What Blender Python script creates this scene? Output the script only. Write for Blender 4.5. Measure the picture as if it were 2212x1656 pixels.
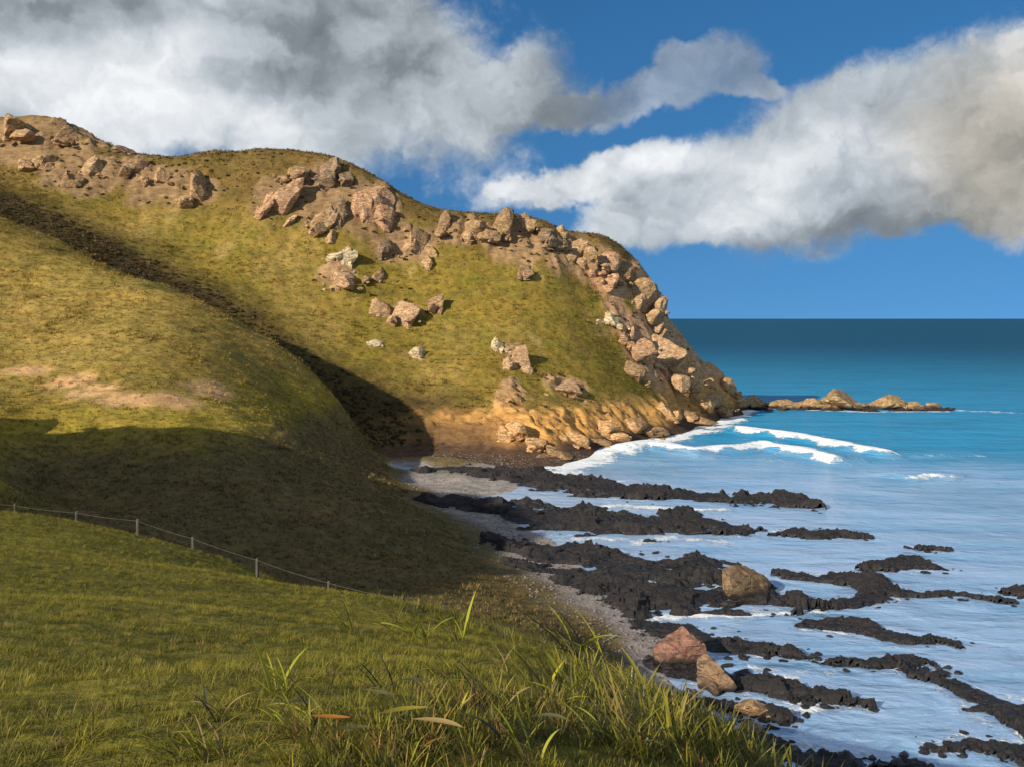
import bpy, bmesh, math, random
import numpy as np
from mathutils import Vector

# ------------------------------------------------------------------ clear
for o in list(bpy.data.objects): bpy.data.objects.remove(o)
scene = bpy.context.scene
COL = scene.collection
random.seed(7)

# ------------------------------------------------------------------ camera
EYE = 30.0                                    # eye height above the sea, metres
HOR = 688.0                                   # horizon row when the frame is 2212 x 1656
cam_d = bpy.data.cameras.new('camera'); cam = bpy.data.objects.new('camera', cam_d); COL.objects.link(cam)
cam.location = (0, 0, EYE); cam.rotation_euler = (math.radians(90), 0, 0)
cam_d.sensor_width = 36; cam_d.lens = 36; cam_d.shift_y = -(828-HOR)/2212
cam_d.clip_start = 0.1; cam_d.clip_end = 200000
scene.camera = cam

# ------------------------------------------------------------------ sun, exposure
SUN_EL = math.radians(23)
SUN_AZ = math.atan2(-0.70, -0.71)             # the sun stands behind the viewer's left shoulder
sd = Vector((math.sin(SUN_AZ)*math.cos(SUN_EL), math.cos(SUN_AZ)*math.cos(SUN_EL), math.sin(SUN_EL)))
sun_d = bpy.data.lights.new('sun', 'SUN'); sun_d.energy = 5.0; sun_d.angle = math.radians(0.55); sun_d.color = (1.0, 0.90, 0.74)
sun = bpy.data.objects.new('sun', sun_d); COL.objects.link(sun); sun.location = sd*200
sun.rotation_euler = (-sd).to_track_quat('-Z', 'Y').to_euler()
scene.view_settings.view_transform = 'Standard'; scene.view_settings.look = 'None'
scene.view_settings.exposure = 0.46; scene.view_settings.gamma = 1
scene.view_settings.use_curve_mapping = False
scene.cycles.max_bounces = 5; scene.cycles.diffuse_bounces = 2; scene.cycles.glossy_bounces = 2; scene.cycles.transmission_bounces = 2

# ------------------------------------------------------------------ node helpers
class NT:
    def __init__(s, tree): s.t = tree
    def n(s, typ, **kw):
        nd = s.t.nodes.new(typ)
        for k, v in kw.items(): setattr(nd, k, v)
        return nd
    def put(s, sock, v):
        if v is None: return
        if hasattr(v, 'is_output'): s.t.links.new(v, sock)
        else:
            if isinstance(v, (tuple, list)) and len(v) == 3 and sock.type == 'RGBA': v = (*v, 1)
            sock.default_value = v
    def math(s, op, a, b=None, c=None, clamp=False):
        nd = s.n('ShaderNodeMath', operation=op, use_clamp=clamp)
        s.put(nd.inputs[0], a); s.put(nd.inputs[1], b); s.put(nd.inputs[2], c); return nd.outputs[0]
    def vec(s, op, a, b=None):
        nd = s.n('ShaderNodeVectorMath', operation=op); s.put(nd.inputs[0], a); s.put(nd.inputs[1], b)
        return nd.outputs['Value'] if op in ('LENGTH', 'DOT_PRODUCT') else nd.outputs[0]
    def mix(s, f, a, b, blend='MIX'):
        nd = s.n('ShaderNodeMix', data_type='RGBA', blend_type=blend); nd.clamp_factor = True
        s.put(nd.inputs[0], f); s.put(nd.inputs[6], a); s.put(nd.inputs[7], b); return nd.outputs[2]
    def rng(s, v, a, b, c=0.0, d=1.0, smooth=True):
        nd = s.n('ShaderNodeMapRange', interpolation_type='SMOOTHSTEP' if smooth else 'LINEAR')
        for i, x in enumerate((v, a, b, c, d)): s.put(nd.inputs[i], x)
        return nd.outputs[0]
    def noise(s, co, scale, detail=4, rough=0.55, dist=0.0, dim='3D'):
        nd = s.n('ShaderNodeTexNoise', noise_dimensions=dim)
        s.put(nd.inputs['Vector'], co); s.put(nd.inputs['Scale'], scale); s.put(nd.inputs['Detail'], detail)
        s.put(nd.inputs['Roughness'], rough); s.put(nd.inputs['Distortion'], dist); return nd.outputs[0]
    def mapping(s, co, loc=(0,0,0), rot=(0,0,0), scale=(1,1,1), typ='POINT'):
        nd = s.n('ShaderNodeMapping', vector_type=typ); s.put(nd.inputs[0], co)
        nd.inputs['Location'].default_value = loc; nd.inputs['Rotation'].default_value = rot; nd.inputs['Scale'].default_value = scale
        return nd.outputs[0]
    def comb(s, x, y, z=0.0):
        nd = s.n('ShaderNodeCombineXYZ'); s.put(nd.inputs[0], x); s.put(nd.inputs[1], y); s.put(nd.inputs[2], z); return nd.outputs[0]
    def ramp(s, f, stops):
        nd = s.n('ShaderNodeValToRGB'); s.put(nd.inputs[0], f); e = nd.color_ramp.elements
        while len(e) < len(stops): e.new(0.5)
        for el, (p, c) in zip(e, stops): el.position = p; el.color = (*c, 1)
        return nd.outputs[0]
    def attr(s, name, typ='GEOMETRY'):
        return s.n('ShaderNodeAttribute', attribute_name=name, attribute_type=typ)

# ------------------------------------------------------------------ world: clear blue sky with broken cumulus
world = bpy.data.worlds.new('World'); scene.world = world; world.use_nodes = True
wt = NT(world.node_tree); wt.t.nodes.clear()
sky = wt.n('ShaderNodeTexSky', sky_type='NISHITA'); sky.sun_disc = False
sky.sun_elevation = SUN_EL; sky.sun_rotation = SUN_AZ; sky.altitude = 0; sky.air_density = 1.0; sky.dust_density = 0.2; sky.ozone_density = 3.0
hsv = wt.n('ShaderNodeHueSaturation'); hsv.inputs['Hue'].default_value = 0.4985; hsv.inputs['Saturation'].default_value = 1.28; hsv.inputs['Value'].default_value = 1.0
wt.put(hsv.inputs['Color'], sky.outputs[0])
geo = wt.n('ShaderNodeTexCoord'); sep = wt.n('ShaderNodeSeparateXYZ'); wt.put(sep.inputs[0], geo.outputs['Generated'])
wt.put(sky.inputs['Vector'], wt.vec('NORMALIZE', wt.comb(sep.outputs[0], sep.outputs[1], wt.math('ADD', 0.30, wt.math('MULTIPLY', wt.math('MAXIMUM', sep.outputs[2], 0.0), 0.9)))))
az = wt.math('ARCTAN2', sep.outputs[0], sep.outputs[1]); el = wt.math('ARCSINE', sep.outputs[2])
P = wt.comb(az, el, 0.0)
def azel(px, py):
    a = math.atan((px-1106)/2212); return a, math.atan((HOR-py)/2212*math.cos(a))
warp = wt.n('ShaderNodeTexNoise', noise_dimensions='2D'); wt.put(warp.inputs['Vector'], P)
warp.inputs['Scale'].default_value = 9; warp.inputs['Detail'].default_value = 5; warp.inputs['Roughness'].default_value = 0.6
wv = wt.vec('MULTIPLY', wt.vec('SUBTRACT', warp.outputs['Color'], (0.5, 0.5, 0.5)), (0.085, 0.06, 0.0))
Pw = wt.vec('ADD', P, wv)
def blob(px, py, rx, ry, tilt=0):
    a, e = azel(px, py)
    m = wt.mapping(Pw, (a, e, 0), (0, 0, math.radians(tilt)), (rx/2212, ry/2212, 1), 'TEXTURE')
    return wt.math('SUBTRACT', 1.0, wt.vec('LENGTH', m))
def smax(items, k=0.12):
    r = items[0]
    for i in items[1:]: r = wt.math('SMOOTH_MAX', r, i, k)
    return r
CLOUDS = [(150,60,640,320,0), (620,110,560,250,-12), (930,205,330,115,8), (1230,225,330,56,8), (1430,185,200,56,18), (1560,150,150,36,-20),
          (1290,378,260,46,12), (1570,395,320,108,14), (1850,330,330,170,18), (2140,260,260,190,10), (1700,470,420,62,3), (2180,390,220,110,0), (1120,433,75,9,0)]
F = smax([blob(*c) for c in CLOUDS])
# the same broken cloud carries on around the rest of the sky
flat = wt.vec('DIVIDE', wt.comb(sep.outputs[0], sep.outputs[1]), wt.comb(*(wt.math('ADD', wt.math('ABSOLUTE', sep.outputs[2]), 0.18),)*2, 1.0))
gen = wt.math('MULTIPLY', wt.math('SUBTRACT', wt.noise(flat, 0.9, 6, 0.55), 0.48), 3.5)
inframe = wt.math('MULTIPLY', wt.rng(wt.math('ABSOLUTE', az), 0.62, 0.50), wt.rng(el, 0.52, 0.36))
mixF = wt.n('ShaderNodeMix', data_type='FLOAT'); wt.put(mixF.inputs[0], inframe); wt.put(mixF.inputs[2], gen); wt.put(mixF.inputs[3], F)
F = mixF.outputs[0]
def puffs(co, scale, det):
    nd = wt.n('ShaderNodeTexVoronoi', voronoi_dimensions='2D', feature='F1'); wt.put(nd.inputs['Vector'], co); nd.inputs['Scale'].default_value = scale
    nd.inputs['Detail'].default_value = det; nd.inputs['Roughness'].default_value = 0.5; nd.inputs['Lacunarity'].default_value = 2.2; nd.normalize = True
    return wt.math('SUBTRACT', 1.0, nd.outputs['Distance'])
w2 = wt.n('ShaderNodeTexNoise', noise_dimensions='2D'); wt.put(w2.inputs['Vector'], P); w2.inputs['Scale'].default_value = 14; w2.inputs['Detail'].default_value = 5; w2.inputs['Roughness'].default_value = 0.6
Pn = wt.vec('ADD', wt.mapping(P, (0.3, 0.1, 0), (0, 0, math.radians(-12)), (1.0, 1.3, 1)), wt.vec('MULTIPLY', wt.vec('SUBTRACT', w2.outputs['Color'], (0.5, 0.5, 0.5)), (0.10, 0.10, 0)))
pA = puffs(Pn, 9.0, 4.0); pB = puffs(wt.vec('ADD', Pn, (-0.014, 0.030, 0)), 9.0, 2.0)
n1 = wt.noise(P, 7.0, 7, 0.55, 0.0, '2D')
dens = wt.rng(wt.math('ADD', F, wt.math('ADD', wt.math('MULTIPLY', wt.math('SUBTRACT', n1, 0.5), 0.75), wt.math('MULTIPLY', wt.math('SUBTRACT', pA, 0.66), 0.75))), -0.10, 0.30)
nL = wt.noise(P, 5.0, 5, 0.5, 0.0, '2D')
relief = wt.math('ADD', wt.math('MULTIPLY', wt.math('SUBTRACT', pA, pB), 0.75), wt.math('MULTIPLY', wt.math('SUBTRACT', nL, 0.5), 0.75))
# thick parts are greyer; sunlit flanks are whiter
def soft(px, py, rx, ry, tilt=0): return wt.rng(blob(px, py, rx, ry, tilt), -0.15, 0.75)
bright = wt.math('ADD', 0.58, relief)
for (b, w) in [((350,-20,800,110,0), -0.16), ((700,120,500,110,0), -0.10), ((900,230,330,150,0), -0.08), ((260,260,520,130,-10), 0.22), ((300,110,240,60,15), 0.16), ((60,180,180,80,10), 0.18), ((520,230,160,50,-30), 0.14), ((760,70,120,40,-30), 0.14), ((1350,190,420,110,12), -0.16), ((1330,380,260,55,10), 0.30),
               ((1750,390,400,100,16), 0.16), ((2170,320,200,240,0), -0.12), ((1800,520,420,45,6), -0.26), ((1950,440,160,60,12), -0.14), ((830,330,260,40,0), -0.08)]:
    bright = wt.math('ADD', bright, wt.math('MULTIPLY', soft(*b), w))
ccol = wt.ramp(bright, [(0.0, (0.10, 0.115, 0.13)), (0.3, (0.19, 0.215, 0.235)), (0.6, (0.40, 0.44, 0.475)), (1.0, (0.74, 0.755, 0.77))])
warm = soft(2200, 330, 260, 260)
ccol = wt.mix(wt.math('MULTIPLY', warm, 0.9), ccol, wt.mix(1.0, ccol, (1.08, 0.90, 0.70), 'MULTIPLY'))
dens = wt.math('MULTIPLY', dens, wt.math('SUBTRACT', 1.0, wt.math('MULTIPLY', soft(1480, 170, 300, 150, 12), 0.42)))
bg1 = wt.n('ShaderNodeBackground'); wt.put(bg1.inputs[0], hsv.outputs[0]); bg1.inputs[1].default_value = 0.086
bg2 = wt.n('ShaderNodeBackground'); wt.put(bg2.inputs[0], ccol); bg2.inputs[1].default_value = 0.93
mx = wt.n('ShaderNodeMixShader'); wt.put(mx.inputs[0], wt.math('MULTIPLY', dens, 0.97)); wt.put(mx.inputs[1], bg1.outputs[0]); wt.put(mx.inputs[2], bg2.outputs[0])
out = wt.n('ShaderNodeOutputWorld'); wt.put(out.inputs[0], mx.outputs[0])
world.cycles.sampling_method = 'MANUAL'; world.cycles.sample_map_resolution = 512

# ------------------------------------------------------------------ numpy noise
_rng = np.random.RandomState(11)
_perm = np.concatenate([_rng.permutation(512)]*4)
_ang = _rng.rand(512)*2*np.pi
_g2 = np.stack([np.cos(_ang), np.sin(_ang)], 1)
_g3 = _rng.normal(size=(512, 3)); _g3 /= np.linalg.norm(_g3, axis=1)[:, None]
def perlin2(x, y, seed=0):
    xi = np.floor(x).astype(int); yi = np.floor(y).astype(int); xf = x-xi; yf = y-yi
    u = xf*xf*xf*(xf*(xf*6-15)+10); v = yf*yf*yf*(yf*(yf*6-15)+10)
    def g(ix, iy, fx, fy):
        h = _perm[(_perm[(ix+seed*37) & 511]+iy) & 511]; gr = _g2[h]; return gr[..., 0]*fx+gr[..., 1]*fy
    a = g(xi, yi, xf, yf); b = g(xi+1, yi, xf-1, yf); c = g(xi, yi+1, xf, yf-1); d = g(xi+1, yi+1, xf-1, yf-1)
    return ((a*(1-u)+b*u)*(1-v)+(c*(1-u)+d*u)*v)*1.5
def perlin3(p, seed=0):
    pi = np.floor(p).astype(int); f = p-pi; w = f*f*f*(f*(f*6-15)+10); r = 0
    for dx in (0, 1):
        for dy in (0, 1):
            for dz in (0, 1):
                h = _perm[(_perm[(_perm[(pi[:, 0]+dx+seed*37) & 511]+pi[:, 1]+dy) & 511]+pi[:, 2]+dz) & 511]
                d = f-np.array((dx, dy, dz)); gr = _g3[h]
                r = r+(gr*d).sum(1)*np.where(dx, w[:, 0], 1-w[:, 0])*np.where(dy, w[:, 1], 1-w[:, 1])*np.where(dz, w[:, 2], 1-w[:, 2])
    return r*1.5
def fbm2(x, y, octv=4, seed=0, gain=0.5, ridged=False):
    r = 0; a = 1; s = 0
    for i in range(octv):
        n = perlin2(x*2**i+i*17.3, y*2**i-i*9.1, seed+i)
        if ridged: n = 1-2*np.abs(n)
        r = r+a*n; s += a; a *= gain
    return r/s
def fbm3(p, octv=4, seed=0, gain=0.5, ridged=False):
    r = 0; a = 1; s = 0
    for i in range(octv):
        n = perlin3(p*2**i+i*7.7, seed+i)
        if ridged: n = 1-2*np.abs(n)
        r = r+a*n; s += a; a *= gain
    return r/s
def sstep(a, b, x):
    t = np.clip((x-a)/(b-a), 0, 1); return t*t*(3-2*t)
def seg_dist(x, y, pts):
    """distance to a polyline and the parameter (0..1) along it"""
    best = np.full(np.shape(x), 1e9); par = np.zeros(np.shape(x)); side = np.zeros(np.shape(x)); n = len(pts)-1
    for i in range(n):
        (ax, ay), (bx, by) = pts[i], pts[i+1]; dx, dy = bx-ax, by-ay; L = dx*dx+dy*dy
        t = np.clip(((x-ax)*dx+(y-ay)*dy)/L, 0, 1); d = np.hypot(x-ax-t*dx, y-ay-t*dy)
        m = d < best; best = np.where(m, d, best); par = np.where(m, (i+t)/n, par); side = np.where(m, np.sign(dx*(y-ay)-dy*(x-ax)), side)
    return best, par, side

# a place in the scene from its bearing in the view and its distance
def wp(px, py, d): return (d*(px-1106)/2212, d, EYE+d*(HOR-py)/2212)
def sea_pt(px, py): d = EYE*2212/(py-HOR); return (d*(px-1106)/2212, d)

# ------------------------------------------------------------------ terrain height
CP = []
def vis(*L):
    for (px, py, d) in L: CP.append(wp(px, py, d))
def pts(*L): CP.extend(L)
SKYLINE = [(-300,215,305),(-120,235,302),(0,262,300),(90,258,299),(200,305,298),(330,338,296),(450,335,293),(560,330,292),(680,352,290),(760,372,289),(810,408,288),(870,445,288),(1000,470,290),
     (1120,478,292),(1200,505,295),(1300,540,299),(1345,560,302),(1395,605,306),(1430,660,310),(1452,705,314),(1490,752,319),(1535,800,324),(1580,840,330)]
vis(*SKYLINE)
for (px, py, d) in SKYLINE:                                       # the far side of the headland
    X, Y, Z = wp(px, py, d); pts((X-4 if X > 20 else X, Y+22, max(Z-9, -3)), (X-8 if X > 20 else X, Y+75, min(Z*0.45, 30)-4))
# headland face
vis((1200,1012,205),(1300,972,233),(1400,947,256),(1500,925,280),(1560,902,310),(1595,888,330),
    (1200,962,224),(1300,915,247),(1450,880,285),(1550,850,318),
    (1300,800,268),(1400,770,290),(1460,800,300),(1200,820,255),(1100,850,243),(1000,865,240),(1130,905,232),
    (1100,700,268),(900,760,256),(1000,600,277),(1250,640,286),(1350,640,296),(1400,680,302),(1100,560,284),(1240,560,294),
    (800,700,262),(720,590,270),(850,520,282),(600,560,270),(650,480,279),(450,450,281),(300,450,279),(100,350,289),(100,420,276),(0,350,290),(250,390,286),(700,430,284),(-150,370,284))
vis((50,440,266),(250,530,259),(450,640,252),(600,740,245),(750,850,236),(850,945,228),(950,950,229),(1050,965,224),(-150,340,275))
# bottom of the gully
for (px, py, d) in [(-150,400,262),(50,490,253),(250,585,246),(450,700,240),(600,800,232),(740,905,226),(830,992,219)]: vis((px, py, d))
# crest of the spur and its near face
vis((-150,425,247),(0,482,241),(200,568,233),(380,628,226),(500,693,221),(650,785,217),(735,872,214),(800,960,212),(845,1008,207))
vis((-150,650,200),(0,700,195),(300,700,192),(480,760,192),(0,600,218),(250,640,212),(620,840,198),(700,900,196),(760,965,192),(0,850,162),(300,850,160),(500,870,170),(620,930,168),
    (0,950,141),(400,1000,136),(600,1000,146),(740,1010,168),(800,1060,160),(0,1050,119),(200,1100,109),(400,1150,104),(600,1150,115),(800,1150,122),(880,1130,132),(700,1250,101),(900,1255,102),(990,1250,106))
vis((866,1035,187),(885,1055,172),(955,1118,147),(1020,1188,126),(1085,1248,112),(1160,1310,101)); pts((-12,180,0.3),(-4,152,0.3),(1.5,130,0.3),(6,115,0.3))                  # toe of the spur on the beach
# near bank: brow along the fence, the ground at the viewer's feet, the edge towards the sea
BROW = [(-250,1085,58),(0,1115,55),(160,1135,54),(300,1160,52),(430,1192,50),(560,1258,47),(700,1300,44),(850,1330,40),(1000,1352,36),(1070,1365,33)]
vis(*BROW)
vis((-200,1190,36),(100,1200,34),(400,1250,30),(700,1330,26),(950,1390,22),(300,1300,16),(-200,1290,17),(800,1400,14),(100,1400,10),(500,1450,8),(1000,1450,9.5),(100,1656,4),(700,1656,4),(1106,1656,4),(1300,1600,5.6),(1180,1405,25),(1300,1450,20),(1440,1538,13),(1520,1632,9.2),(1540,1700,6))
pts((0,0,28.3),(-6,0,28.6),(5,-2,28.2),(0,-10,28.8),(-30,-10,31),(-30,10,28.5),(-14,-40,31),(10,-20,28.5),(20,-40,29))
# drop from the near bank to the shore
pts((6,12,21.5),(6.5,25,16.5),(7,40,12),(6.5,55,8.5),(5,70,5),(11,12,14),(12,30,7.5),(12.5,50,3.6),(12,70,1.2),(10,85,0.7),(19,10,5.5),(20,30,1.5),(22,50,-0.2),(24,75,-0.6),(2,80,5.5),(3,95,2.6),(9,98,0.8),
    (14,-10,17),(20,-10,8),(26,-12,1),(34,-10,-2))
# valley behind the bank
pts((-6,62,11),(-20,66,11.5),(-36,70,13.2),(-3,76,7.2),(-14,84,6.5),(-30,88,8.4),(-46,90,11.2),(-60,88,17))
# beach and sea bed
pts((11,112,0.2),(-17,200,0.6),(-8,215,0.9),(2,205,0.1),(8,160,-0.2),(12,130,-0.2),(14,110,-0.2),(20,90,-0.6),(18,150,-0.8),(16,185,-0.8),(26,120,-1.5),(45,110,-3),(40,160,-3),(40,210,-3),(60,250,-3),(80,300,-3),(60,70,-3),(90,330,-3.0),(110,360,-4),(150,300,-6),(120,200,-6),(60,0,-5),(105,420,-5))
pts((-15,207,0.9),(-5,222,1.6),(4,213,0.5),(-22,214,1.2),(-9,190,0.6),(-12,216,1.2))
# higher ground left of the frame, its unseen crest shaped to shade the spur
pts((-84,135,18),(-82,149,18.5),(-73,118,31),(-69,100,37),(-67,80,40),(-67,60,39.5),(-62,42,36.5),(-61,25,33),(-54,0,31),(-105,105,31),(-130,85,41),(-100,125,25),(-120,142,28),(-110,60,44),(-90,80,43),(-100,20,44),(-160,60,50),(-150,130,42),(-150,190,44),(-180,230,58),(-200,300,88),(-80,-30,38),(-50,66,19),(-48,20,29.8),(-43,40,24))
CPA = np.array(CP, float)
def tps_fit(c, lam=0.15):
    n = len(c); S = 100.0; xy = c[:, :2]/S
    r2 = ((xy[:, None]-xy[None])**2).sum(-1); K = 0.5*r2*np.log(r2+1e-12); K[np.diag_indices(n)] += lam*1e-3
    Pm = np.c_[np.ones(n), xy]; A = np.zeros((n+3, n+3)); A[:n, :n] = K; A[:n, n:] = Pm; A[n:, :n] = Pm.T
    sol = np.linalg.solve(A, np.r_[c[:, 2], 0, 0, 0]); return xy, sol[:n], sol[n:], S
_txy, _tw, _ta, _tS = tps_fit(CPA)
def base_h(x, y):
    sh = np.shape(x); xs = np.ravel(x)/_tS; ys = np.ravel(y)/_tS; r = np.empty(len(xs))
    for i in range(0, len(xs), 20000):
        a, b = xs[i:i+20000], ys[i:i+20000]
        r2 = (a[:, None]-_txy[None, :, 0])**2+(b[:, None]-_txy[None, :, 1])**2
        r[i:i+20000] = (0.5*r2*np.log(r2+1e-12))@_tw+_ta[0]+_ta[1]*a+_ta[2]*b
    return r.reshape(sh)

GULLY = [wp(*q)[:2] for q in [(-600,180,300),(-150,400,262),(50,490,253),(250,585,246),(450,700,240),(600,800,232),(740,905,226),(830,992,219)]]+[(-12,214),(6,198),(20,196)]
def beyond_gully(x, y):
    gx = np.array([p[0] for p in GULLY]); gy = np.array([p[1] for p in GULLY]); o = np.argsort(gx)
    return y > np.interp(x, gx[o], gy[o])
# bare rock on the headland: centre seen at, half width, half height in metres along the slope
ROCKY = [(60,300,294,20,9),(200,380,287,16,8),(330,400,285,12,7),(430,415,284,6,4),(590,430,284,5,8),(690,430,284,9,11),(800,450,285,8,9),(870,530,281,9,6),(730,590,270,5,4),
         (1000,500,288,8,5),(1130,520,288,12,7),(1240,550,293,12,7),(1340,600,298,9,7),(1400,650,304,7,8),(1440,720,311,8,12),(1420,790,298,13,9),(1350,720,297,7,7),(870,670,264,5,3),(1110,770,262,4,3),(1220,835,255,7,3),
        (1330,700,296,6,7),(1380,740,298,10,10),(1470,780,312,11,10),(1480,830,306,14,8),(1540,830,320,9,8),(1410,850,290,14,5),
         (1120,930,228,6,9),(1100,880,238,4,8)]
ROCKY = [(*wp(px, py, d), rx, ry) for px, py, d, rx, ry in ROCKY]
SHORE_FOOT = [sea_pt(*q) for q in [(870,1000),(1000,1010),(1200,1012),(1300,972),(1400,947),(1500,925),(1560,902),(1595,888),(1660,872)]]
def rock_mask(x, y, z):
    m = np.zeros(np.shape(x))
    wx = fbm2(x/7, y/7, 3, 21)*0.55
    for (cx, cy, cz, rx, rz) in ROCKY:
        q = np.sqrt(((x-cx)/rx)**2+((z-cz)/rz)**2+((y-cy)/(rz*2.2))**2)+wx
        m = np.maximum(m, 1-sstep(0.75, 1.15, q))
    far = beyond_gully(x, y)
    d, t, s = seg_dist(x, y, SHORE_FOOT)
    foot = (1-sstep(6.0, 10.5, z+wx*5))*(1-sstep(22, 40, d))*sstep(-40, -8, x)
    foot = np.maximum(foot, (1-sstep(2.0, 4.5, z+wx*4)))
    m = np.maximum(m, np.where(far, foot, 0))
    return np.where(far, m, 0)
def height(x, y, full=False):
    h = base_h(x, y)
    d = np.hypot(x, y)
    far = sstep(60, 110, d)
    h0 = h.copy()
    land = sstep(0.3, 5, h0)
    # smooth hummocks, sheep-walk terraces, and finer unevenness
    h = h+land*far*(0.9*fbm2(x/26, y/26, 4, 1)+0.35*fbm2(x/6, y/6, 3, 5))
    h = h+(1-far)*land*(0.16*fbm2(x/5, y/5, 4, 8)*sstep(2, 12, d)+0.05*fbm2(x/0.9, y/0.9, 3, 9))
    ter = (h/1.35+1.6*fbm2(x/14, y/14, 3, 15)) % 1.0
    h = h+land*far*0.30*(sstep(0.0, 0.8, ter)*(1-sstep(0.8, 1.0, ter))-0.4)*sstep(-0.35, 0.35, fbm2(x/30, y/30, 2, 16))
    # high ground at the left: crest scalloped to break up the shadow it casts
    lh = sstep(-46, -70, x)*sstep(150, 110, y)*sstep(-30, 20, y)
    h = h+lh*2.6*fbm2(x/8, y/8, 3, 41)
    h = h+6.0*np.exp(-(((x+77)/3.6)**2+((y-140)/3.2)**2))  # unseen mound added to throw a shadow lobe on the spur
    rm = rock_mask(x, y, h)
    r = fbm2(x/9+0.3*fbm2(x/5, y/5, 2, 33), y/9, 5, 31, 0.55, True)
    h = h+rm*land*((r-0.25)*2.4+0.9*fbm2(x/2.4, y/3.0, 3, 35, 0.6, True)-0.3)
    # beach unevenness
    b = (1-sstep(0.6, 3, h0))
    h = h+b*(0.16*fbm2(x/7, y/14, 4, 51)+0.04*fbm2(x/1.2, y/1.2, 3, 52))
    return (h, rm) if full else h

# ------------------------------------------------------------------ materials
def new_mat(name):
    m = bpy.data.materials.new(name); m.use_nodes = True; t = NT(m.node_tree); t.t.nodes.clear()
    o = t.n('ShaderNodeOutputMaterial'); b = t.n('ShaderNodeBsdfPrincipled'); t.put(o.inputs[0], b.outputs[0]); return m, t, b
def bump(t, b, hgt, strength, dist):
    nd = t.n('ShaderNodeBump'); t.put(nd.inputs['Height'], hgt); nd.inputs['Strength'].default_value = strength; nd.inputs['Distance'].default_value = dist
    t.put(b.inputs['Normal'], nd.outputs[0])

def terrain_material():
    m, t, b = new_mat('turf_and_earth')
    co = t.n('ShaderNodeNewGeometry').outputs['Position']
    col = t.attr('ground').outputs['Color']; rk = t.attr('rocky').outputs['Fac']
    n_s = t.noise(co, 3.2, 6, 0.65); n_m = t.noise(co, 0.45, 5, 0.6); n_l = t.noise(t.mapping(co, scale=(0.06, 0.06, 0.25)), 1.0, 5, 0.6, 0.8)
    f = t.math('ADD', t.math('MULTIPLY', t.rng(n_s, 0.3, 0.7), 0.45), t.math('MULTIPLY', t.rng(n_m, 0.3, 0.7), 0.55))
    c = t.mix(1.0, col, t.ramp(f, [(0, (0.50, 0.52, 0.50)), (0.5, (0.95, 0.95, 0.92)), (1, (1.45, 1.38, 1.30))]), 'MULTIPLY')
    c = t.mix(1.0, c, t.ramp(n_l, [(0.25, (0.75, 0.84, 0.80)), (0.5, (1, 1, 1)), (0.75, (1.22, 1.10, 1.05))]), 'MULTIPLY')
    # rock: strata and cracks
    st = t.noise(t.mapping(co, rot=(0.2, 0.5, 0.3), scale=(0.35, 0.35, 1.3)), 1.0, 7, 0.65, 0.5)
    rc = t.mix(1.0, col, t.ramp(st, [(0.28, (0.52, 0.47, 0.43)), (0.5, (1.0, 0.97, 0.93)), (0.72, (1.55, 1.5, 1.42))]), 'MULTIPLY')
    c = t.mix(rk, c, rc)
    t.put(b.inputs['Base Color'], c); b.inputs['Roughness'].default_value = 0.95; b.inputs['Specular IOR Level'].default_value = 0.15
    hh = t.math('ADD', t.math('MULTIPLY', n_s, 0.35), t.math('ADD', n_m, t.math('MULTIPLY', t.math('MULTIPLY', st, rk), 2.0)))
    bump(t, b, hh, 0.55, 0.6)
    return m
MAT_TERRAIN = terrain_material()

# ------------------------------------------------------------------ terrain mesh: one height field, cut into its landforms
def set_attr(me, name, data, typ):
    a = me.attributes.new(name, typ, 'POINT')
    if typ == 'FLOAT_COLOR': a.data.foreach_set('color', np.ascontiguousarray(data, np.float32).ravel())
    else: a.data.foreach_set('value', np.ascontiguousarray(data, np.float32).ravel())
def mesh_from(name, v, f, mat=None, smooth=True):
    me = bpy.data.meshes.new(name); f = np.asarray(f); nv, nf = len(v), len(f); k = f.shape[1]
    me.vertices.add(nv); me.vertices.foreach_set('co', np.ascontiguousarray(v, np.float32).ravel())
    me.loops.add(nf*k); me.loops.foreach_set('vertex_index', np.ascontiguousarray(f, np.int32).ravel())
    me.polygons.add(nf); me.polygons.foreach_set('loop_start', np.arange(0, nf*k, k, dtype=np.int32)); me.polygons.foreach_set('loop_total', np.full(nf, k, np.int32))
    me.polygons.foreach_set('use_smooth', np.full(nf, smooth))
    me.update(calc_edges=True); me.validate()
    if mat: me.materials.append(mat)
    return me
def link(name, me, parent=None):
    o = bpy.data.objects.new(name, me); COL.objects.link(o)
    if parent: o.parent = parent
    return o
def grid_faces(nr, nc):
    i = np.arange(nr*nc).reshape(nr, nc)
    return np.stack([i[:-1, :-1], i[:-1, 1:], i[1:, 1:], i[1:, :-1]], -1).reshape(-1, 4)
def lin(r, g, b):
    return np.array([((c/255)/12.92 if c/255 < .04045 else ((c/255+.055)/1.055)**2.4) for c in (r, g, b)])

rows = np.concatenate([2.0*1.013**np.arange(0, 330), np.arange(142.5, 345, 0.62), np.array([346,349,353,358,364,371,380,390,405,425,450])])
rows = np.unique(np.round(rows[(rows < 142) | (rows >= 142.5)], 3))
ang = np.radians(np.concatenate([np.arange(-72, -32, 0.4), np.arange(-32, 22, 0.115), np.arange(22, 60, 0.6)]))
C0 = (0.0, -8.0)
RR, AA = np.meshgrid(rows, ang, indexing='ij')
TX = C0[0]+RR*np.sin(AA); TY = C0[1]+RR*np.cos(AA)
TZ, TR = height(TX, TY, True)

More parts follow.
